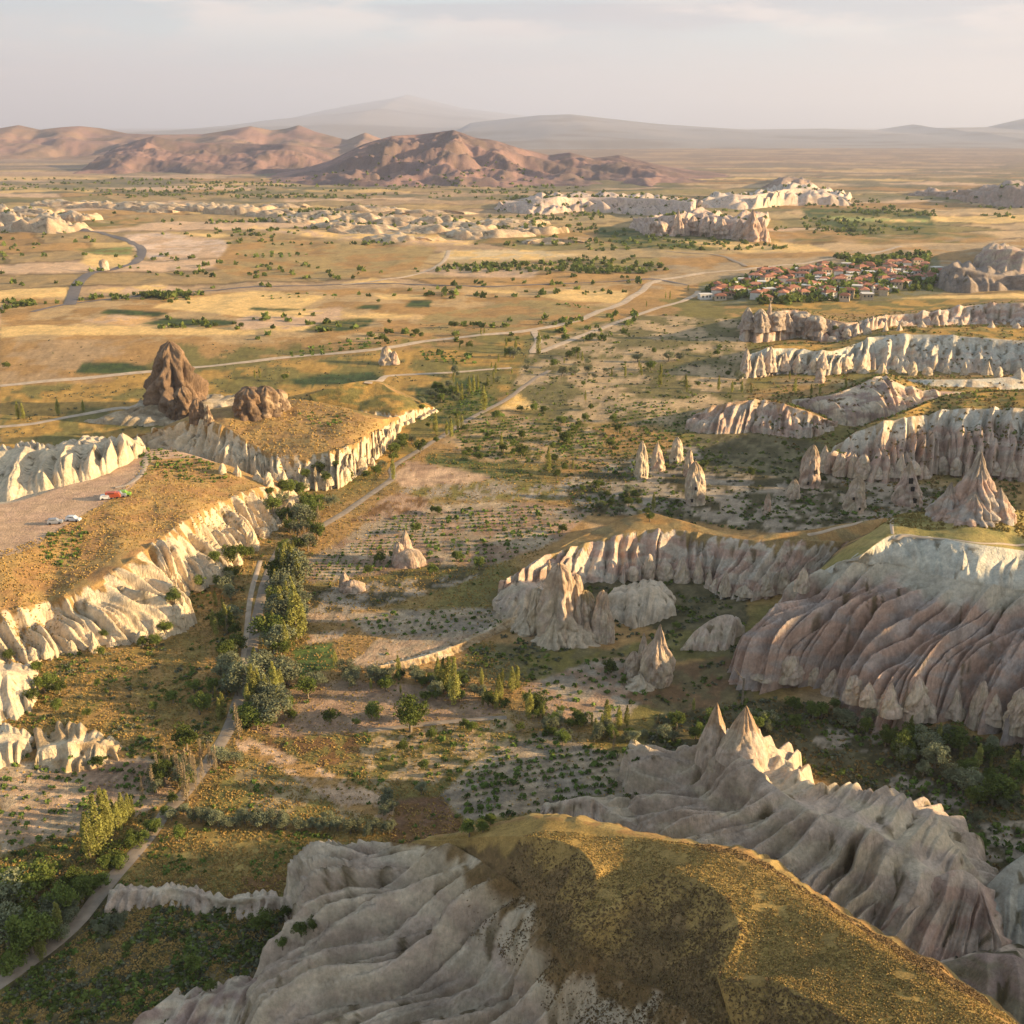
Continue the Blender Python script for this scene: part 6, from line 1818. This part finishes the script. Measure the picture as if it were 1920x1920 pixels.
strew('grass_tussocks', w[::3], .15, 5, M['straw'], 'dry golden tussocks on the near hill', 'grass', seed=8, flat=.6, qsize=.55)
strew('grass_tussocks', w[1::3], .15, 5, M['olive'], 'olive tussocks on the near hill', 'grass', seed=9, flat=.6, qsize=.55)
strew('grass_tussocks', w[2::3], .15, 5, M['scrubby'], 'brown low tufts on the near hill', 'grass', seed=10, flat=.6, qsize=.55)
w = strew_poly([(0, 1150), (340, 975), (500, 905), (420, 865), (270, 880), (200, 945), (90, 1010), (0, 1040)], 150, 701, thr=-.1, sc=8, z0=17)
strew('grass_tussocks', w, .45, 6, M['green'], 'small dark bushes on the long left hill', 'grass', seed=10)

# distant trees of the plain, merged belts
far_r = np.random.default_rng(9)
pts = []
for (u0, u1, v0, v1, n) in [(0, 1100, 336, 374, 900), (1100, 1920, 370, 410, 260), (380, 1120, 392, 460, 420), (150, 1200, 480, 640, 260), (820, 1250, 488, 512, 200), (0, 170, 560, 600, 90), (160, 380, 545, 562, 70), (1100, 1480, 425, 470, 160), (1500, 1760, 395, 440, 140), (0, 400, 400, 540, 120)]:
    u, v = far_r.uniform(u0, u1, n * 2), far_r.uniform(v0, v1, n * 2)
    w = unproj(u, v, 0)
    k = fbm(w[:, 0] / 260, w[:, 1] / 110, 91, 3) > .05
    w = w[k][:n]
    pts.append(w)
pts = np.concatenate(pts)
for q in pts:
    q[2] = drop(q[0], q[1], 160)
strew('distant_trees', pts, 2.6 + 1.3 * far_r.uniform(size=len(pts)) + .0006 * pts[:, 1], 12, M['green'], 'distant trees and hedges of the far plain', 'trees', seed=11, flat=.8, qsize=.45)

# trees between the village houses
pts = []
for poly, n in (([(1480, 505), (1700, 485), (1770, 520), (1740, 548), (1560, 560)], 210), ([(1320, 545), (1460, 505), (1600, 560), (1420, 575)], 160), ([(1560, 480), (1740, 478), (1740, 500), (1600, 500)], 90)):
    P_ = np.array(poly, float); lo, hi = P_.min(0), P_.max(0)
    u, v = far_r.uniform(lo[0], hi[0], n * 3), far_r.uniform(lo[1], hi[1], n * 3)
    k = inpoly(u, v, poly)
    pts.append(unproj(u[k], v[k], 0)[:n])
pts = np.concatenate(pts)
for q in pts:
    q[2] = drop(q[0], q[1])
strew('village_trees', pts, 6.0, 18, M['green'], 'garden trees crowded between the village houses', 'trees', seed=12, flat=1.0, qsize=.4)


# ------------------------------------------------------------------ the village
def box(x0, x1, y0, y1, z0, z1):
    V = [(x0, y0, z0), (x1, y0, z0), (x1, y1, z0), (x0, y1, z0), (x0, y0, z1), (x1, y0, z1), (x1, y1, z1), (x0, y1, z1)]
    return np.array(V, float), np.array([(0, 3, 2, 1), (4, 5, 6, 7), (0, 1, 5, 4), (1, 2, 6, 5), (2, 3, 7, 6), (3, 0, 4, 7)])


def house_proto(w, d, h, kind):
    V, F = box(-w / 2, w / 2, -d / 2, d / 2, -2, h)
    wall = mesh_np('wall', V, F, smoothsh=False, mat=M['wall_w'] if kind % 2 else M['wall_s'])
    o = .4
    if kind < 4:   # hipped tile roof with eaves
        rh = 1.7
        V = [(-w / 2 - o, -d / 2 - o, h), (w / 2 + o, -d / 2 - o, h), (w / 2 + o, d / 2 + o, h), (-w / 2 - o, d / 2 + o, h), (-w / 5, 0, h + rh), (w / 5, 0, h + rh)]
        V += [(x, y, z - .25) for x, y, z in V[:4]]
        F = [(0, 1, 5, 4), (2, 3, 4, 5), (1, 2, 5, 5), (3, 0, 4, 4), (6, 7, 1, 0), (7, 8, 2, 1), (8, 9, 3, 2), (9, 6, 0, 3), (9, 8, 7, 6)]
        bmesh_faces = [f if len(set(f)) == 4 else f for f in F]
        me = bpy.data.meshes.new('roof')
        me.from_pydata([tuple(q) for q in V], [], [tuple(dict.fromkeys(f)) for f in F])
        me.materials.append(M['roof'])
        roof = me
    else:
        V, F = box(-w / 2 - .2, w / 2 + .2, -d / 2 - .2, d / 2 + .2, h, h + .4)
        roof = mesh_np('roof', V, F, smoothsh=False, mat=M['wall_w'])
    V, F = box(-.55, .55, -.05, .05, -.7, .7)
    return wall, roof, w, d, h


HP = [house_proto(*a) for a in [(9, 7, 4, 0), (11, 8, 5.5, 1), (8, 7, 5, 2), (12, 8, 5.5, 3), (9, 8, 5, 4), (10, 7, 4, 5), (8, 6, 3.5, 1), (10, 8, 6.5, 0)]]
V, F = box(-.6, .6, -.06, .06, -.75, .75)
WIN = mesh_np('window', V, F, smoothsh=False, mat=M['pane'])
hr = random.Random(5)
vill = [([(1315, 560), (1345, 540), (1470, 512), (1500, 525), (1430, 545), (1350, 562)], 38, 'the village left tongue'),
        ([(1400, 545), (1480, 520), (1560, 530), (1500, 560), (1420, 570)], 30, 'the village lower middle'),
        ([(1480, 515), (1560, 500), (1640, 505), (1640, 530), (1540, 540)], 34, 'the village centre'),
        ([(1620, 510), (1690, 498), (1760, 505), (1765, 530), (1650, 545)], 40, 'the village right side'),
        ([(1530, 545), (1640, 535), (1700, 545), (1620, 562), (1560, 564)], 18, 'the village front edge')]
spots = []
for poly, n, ph in vill:
    P_ = np.array(poly, float); lo, hi = P_.min(0), P_.max(0)
    k = tries = 0
    while k < n and tries < 4000:
        tries += 1
        u, v = hr.uniform(lo[0], hi[0]), hr.uniform(lo[1], hi[1])
        if not inpoly(np.array([u]), np.array([v]), poly)[0]:
            continue
        w = unproj(u, v, 0)
        if any(math.hypot(w[0] - s[0], w[1] - s[1]) < 12 for s in spots):
            continue
        spots.append((w[0], w[1], ph, u, v)); k += 1
byph = {}
for s in spots:
    byph.setdefault(s[2], []).append(s)
for ph, L_ in byph.items():
    vm_ = sorted(q_[4] for q_ in L_)[len(L_) // 2]
    hs_ = []
    for q_ in L_:
        pr_ = HP[hr.randrange(len(HP))] if hr.random() < .8 else HP[hr.choice([0, 1, 2])]
        hs_.append((q_, pr_, 'flat roofed' if pr_[1].materials[0] == M['wall_w'] else 'red tiled', 'back' if q_[4] < vm_ else 'front'))
    hs_.sort(key=lambda h_: (h_[2], h_[3], h_[0][3]))
    rank = {}
    for (x, y, _, u, v), (wall, roof, w, d, h), kind_, row_ in hs_:
        rank[(kind_, row_)] = rank.get((kind_, row_), -1) + 1
        lab = '%s house in the %s half of %s, %s from the left' % (kind_, row_, ph, ORD[rank[(kind_, row_)]])
        e = put('house', None, label=lab, cat='house', group='village houses', loc=(x, y, drop(x, y)), rz=hr.choice([-.35, -.1, .15, .35, 1.4, 1.2]))
        put('wall', wall, parent=e); put('roof', roof, parent=e)
        for q in (-.28, .05, .3):
            put('window', WIN, parent=e, loc=(w * q, -d / 2 - .03, h - 1.6))
        put('window', WIN, parent=e, loc=(w / 2 + .03, 0, h - 1.6), rz=math.pi / 2)


def lathe(prof, k=12):
    a = np.arange(k) * 2 * np.pi / k
    V = np.array([(r * math.cos(t), r * math.sin(t), z) for r, z in prof for t in a])
    return V, grid_faces(len(prof), k, True)


for u, vb, vt, lab in ((1669, 522, 499, 'taller white minaret at the right of the village'), (1636, 552, 534, 'shorter pale minaret at the lower edge of the village')):
    p = hit(u, vb); h = height_for(p, vt)
    e = put('minaret', None, label=lab, cat='minaret', loc=p)
    put('shaft', mesh_np('shaft', *lathe([(1.5, -2), (1.5, h * .2), (1.0, h * .25), (1.0, h * .8)]), mat=M['wall_w']), parent=e)
    put('balcony', mesh_np('balcony', *lathe([(1.0, h * .62), (1.7, h * .66), (1.7, h * .69), (1.0, h * .7)]), mat=M['wall_w']), parent=e)
    put('spire', mesh_np('spire', *lathe([(1.2, h * .8), (1.0, h * .82), (.05, h)]), mat=M['wall_s']), parent=e)


# ------------------------------------------------------------------ vehicles, hut, pole
def vehicle(u, v, rz, L, Wd, H, body, label, cat='car', name='parked_car', kind='suv'):
    p = hit(u, v)
    e = put(name, None, label=label, cat=cat, group='vehicles parked on the pink plateau', loc=(p.x, p.y, p.z + .02), rz=rz)
    if kind == 'truck':
        pr = [(-L / 2, .5), (-L / 2, H), (L * .15, H), (L * .17, H * .95), (L * .4, H * .9), (L / 2, H * .5), (L / 2, .5)]
    else:
        pr = [(-L / 2, .35), (-L / 2 + .05, H * .6), (-L * .42, H * .93), (-L * .3, H), (L * .1, H), (L * .24, H * .62), (L * .47, H * .55), (L / 2, H * .4), (L / 2, .35)]
    V = []
    for s, tw in ((-1, 1), (1, 1)):
        for x, z in pr:
            V.append((x, s * Wd / 2 * (.86 if z > H * .7 else 1), z))
    n = len(pr)
    me = bpy.data.meshes.new('body')
    me.from_pydata(V, [], [tuple(range(n))[::-1], tuple(range(n, 2 * n))] + [(i, (i + 1) % n, n + (i + 1) % n, n + i) for i in range(n)])
    me.materials.append(body)
    put('body', me, parent=e)
    g1, g2 = box(-L * .33, L * .12, -Wd * .46, Wd * .46, H * .66, H * .9)
    put('window', mesh_np('window', g1, g2, smoothsh=False, mat=M['pane']), parent=e)
    a = np.arange(14) * 2 * np.pi / 14
    wv = np.concatenate([np.stack([np.cos(a) * .36, 0 * a - .12, np.sin(a) * .36], 1), np.stack([np.cos(a) * .36, 0 * a + .12, np.sin(a) * .36], 1)])
    me = bpy.data.meshes.new('wheel')
    me.from_pydata([tuple(q) for q in wv], [], [tuple(range(14)), tuple(range(14, 28))[::-1]] + [(i, (i + 1) % 14, 14 + (i + 1) % 14, 14 + i) for i in range(14)])
    me.materials.append(M['tyre'])
    for x in (-.31, .31):
        for s in (-1, 1):
            put('wheel', me, parent=e, loc=(L * x, s * (Wd / 2 - .06), .36))


vehicle(104, 982, .2, 4.4, 1.8, 1.7, M['cargrey'], 'dark gray car, left of the two cars on the lower plateau')
vehicle(138, 977, -.1, 4.4, 1.8, 1.7, M['carwhite'], 'white car, right of the two cars on the lower plateau')
vehicle(201, 936, .3, 4.3, 1.8, 1.6, M['carwhite'], 'small white car left of the orange truck')
vehicle(213, 934, .1, 4.6, 2.0, 2.1, M['carred'], 'orange red truck between white car and green one', 'truck', 'parked_truck', 'truck')
vehicle(224, 932, .2, 4.4, 1.9, 1.9, M['cargrey'], 'dark blue gray car touching the bright green one')
vehicle(233, 930, .2, 4.4, 1.9, 1.9, M['cargreen'], 'bright green off road car at the end of the parked row')
p = hit(521, 1222)
e = put('hut', None, label='small white hut between the poplars of the dirt road', cat='hut', loc=p, rz=.3)
put('wall', mesh_np('wall', *box(-1.1, 1.1, -.9, .9, -.3, 2.0), smoothsh=False, mat=M['carwhite']), parent=e)
put('roof', mesh_np('roof', *box(-1.3, 1.3, -1.1, 1.1, 2.0, 2.2), smoothsh=False, mat=M['wall_w']), parent=e)
put('door', mesh_np('door', *box(-.35, .35, -.94, -.9, -.2, 1.5), smoothsh=False, mat=M['pane']), parent=e)
p = hit(1391, 1322); h = height_for(p, 1272)
tr_ = [tube((0, 0, -.3), (.05, 0, h), .32, .2, 8), tube((.05, 0, h * .97), (-1.6, .2, h * 1.16), .14, .05, 6), tube((0, 0, h * .9), (-2.6, .1, h * 1.42), .1, .03, 6)]
V, F = join(tr_)
put('dead_tree', mesh_np('dead_tree', V, F, mat=M['bark']), label='bare dead trunk with two snapped branches behind the twin spires', cat='tree', loc=p)

# ------------------------------------------------------------------ haze
hm = bpy.data.materials.new('haze')
hm.use_nodes = True
ht = hm.node_tree
ht.nodes.remove(ht.nodes['Principled BSDF'])
pv = ht.nodes.new('ShaderNodeVolumePrincipled')
pv.inputs['Color'].default_value = (.56, .62, .78, 1)
pv.inputs['Density'].default_value = 5.2e-5
pv.inputs['Anisotropy'].default_value = 0.2
ht.links.new(pv.outputs[0], ht.nodes['Material Output'].inputs['Volume'])
V, F = box(-160000, 160000, -1500, 62000, -40, 1500)
put('haze', mesh_np('haze', V, F, smoothsh=False, mat=hm), label='pale evening haze over the whole valley', cat='haze', kind='stuff')
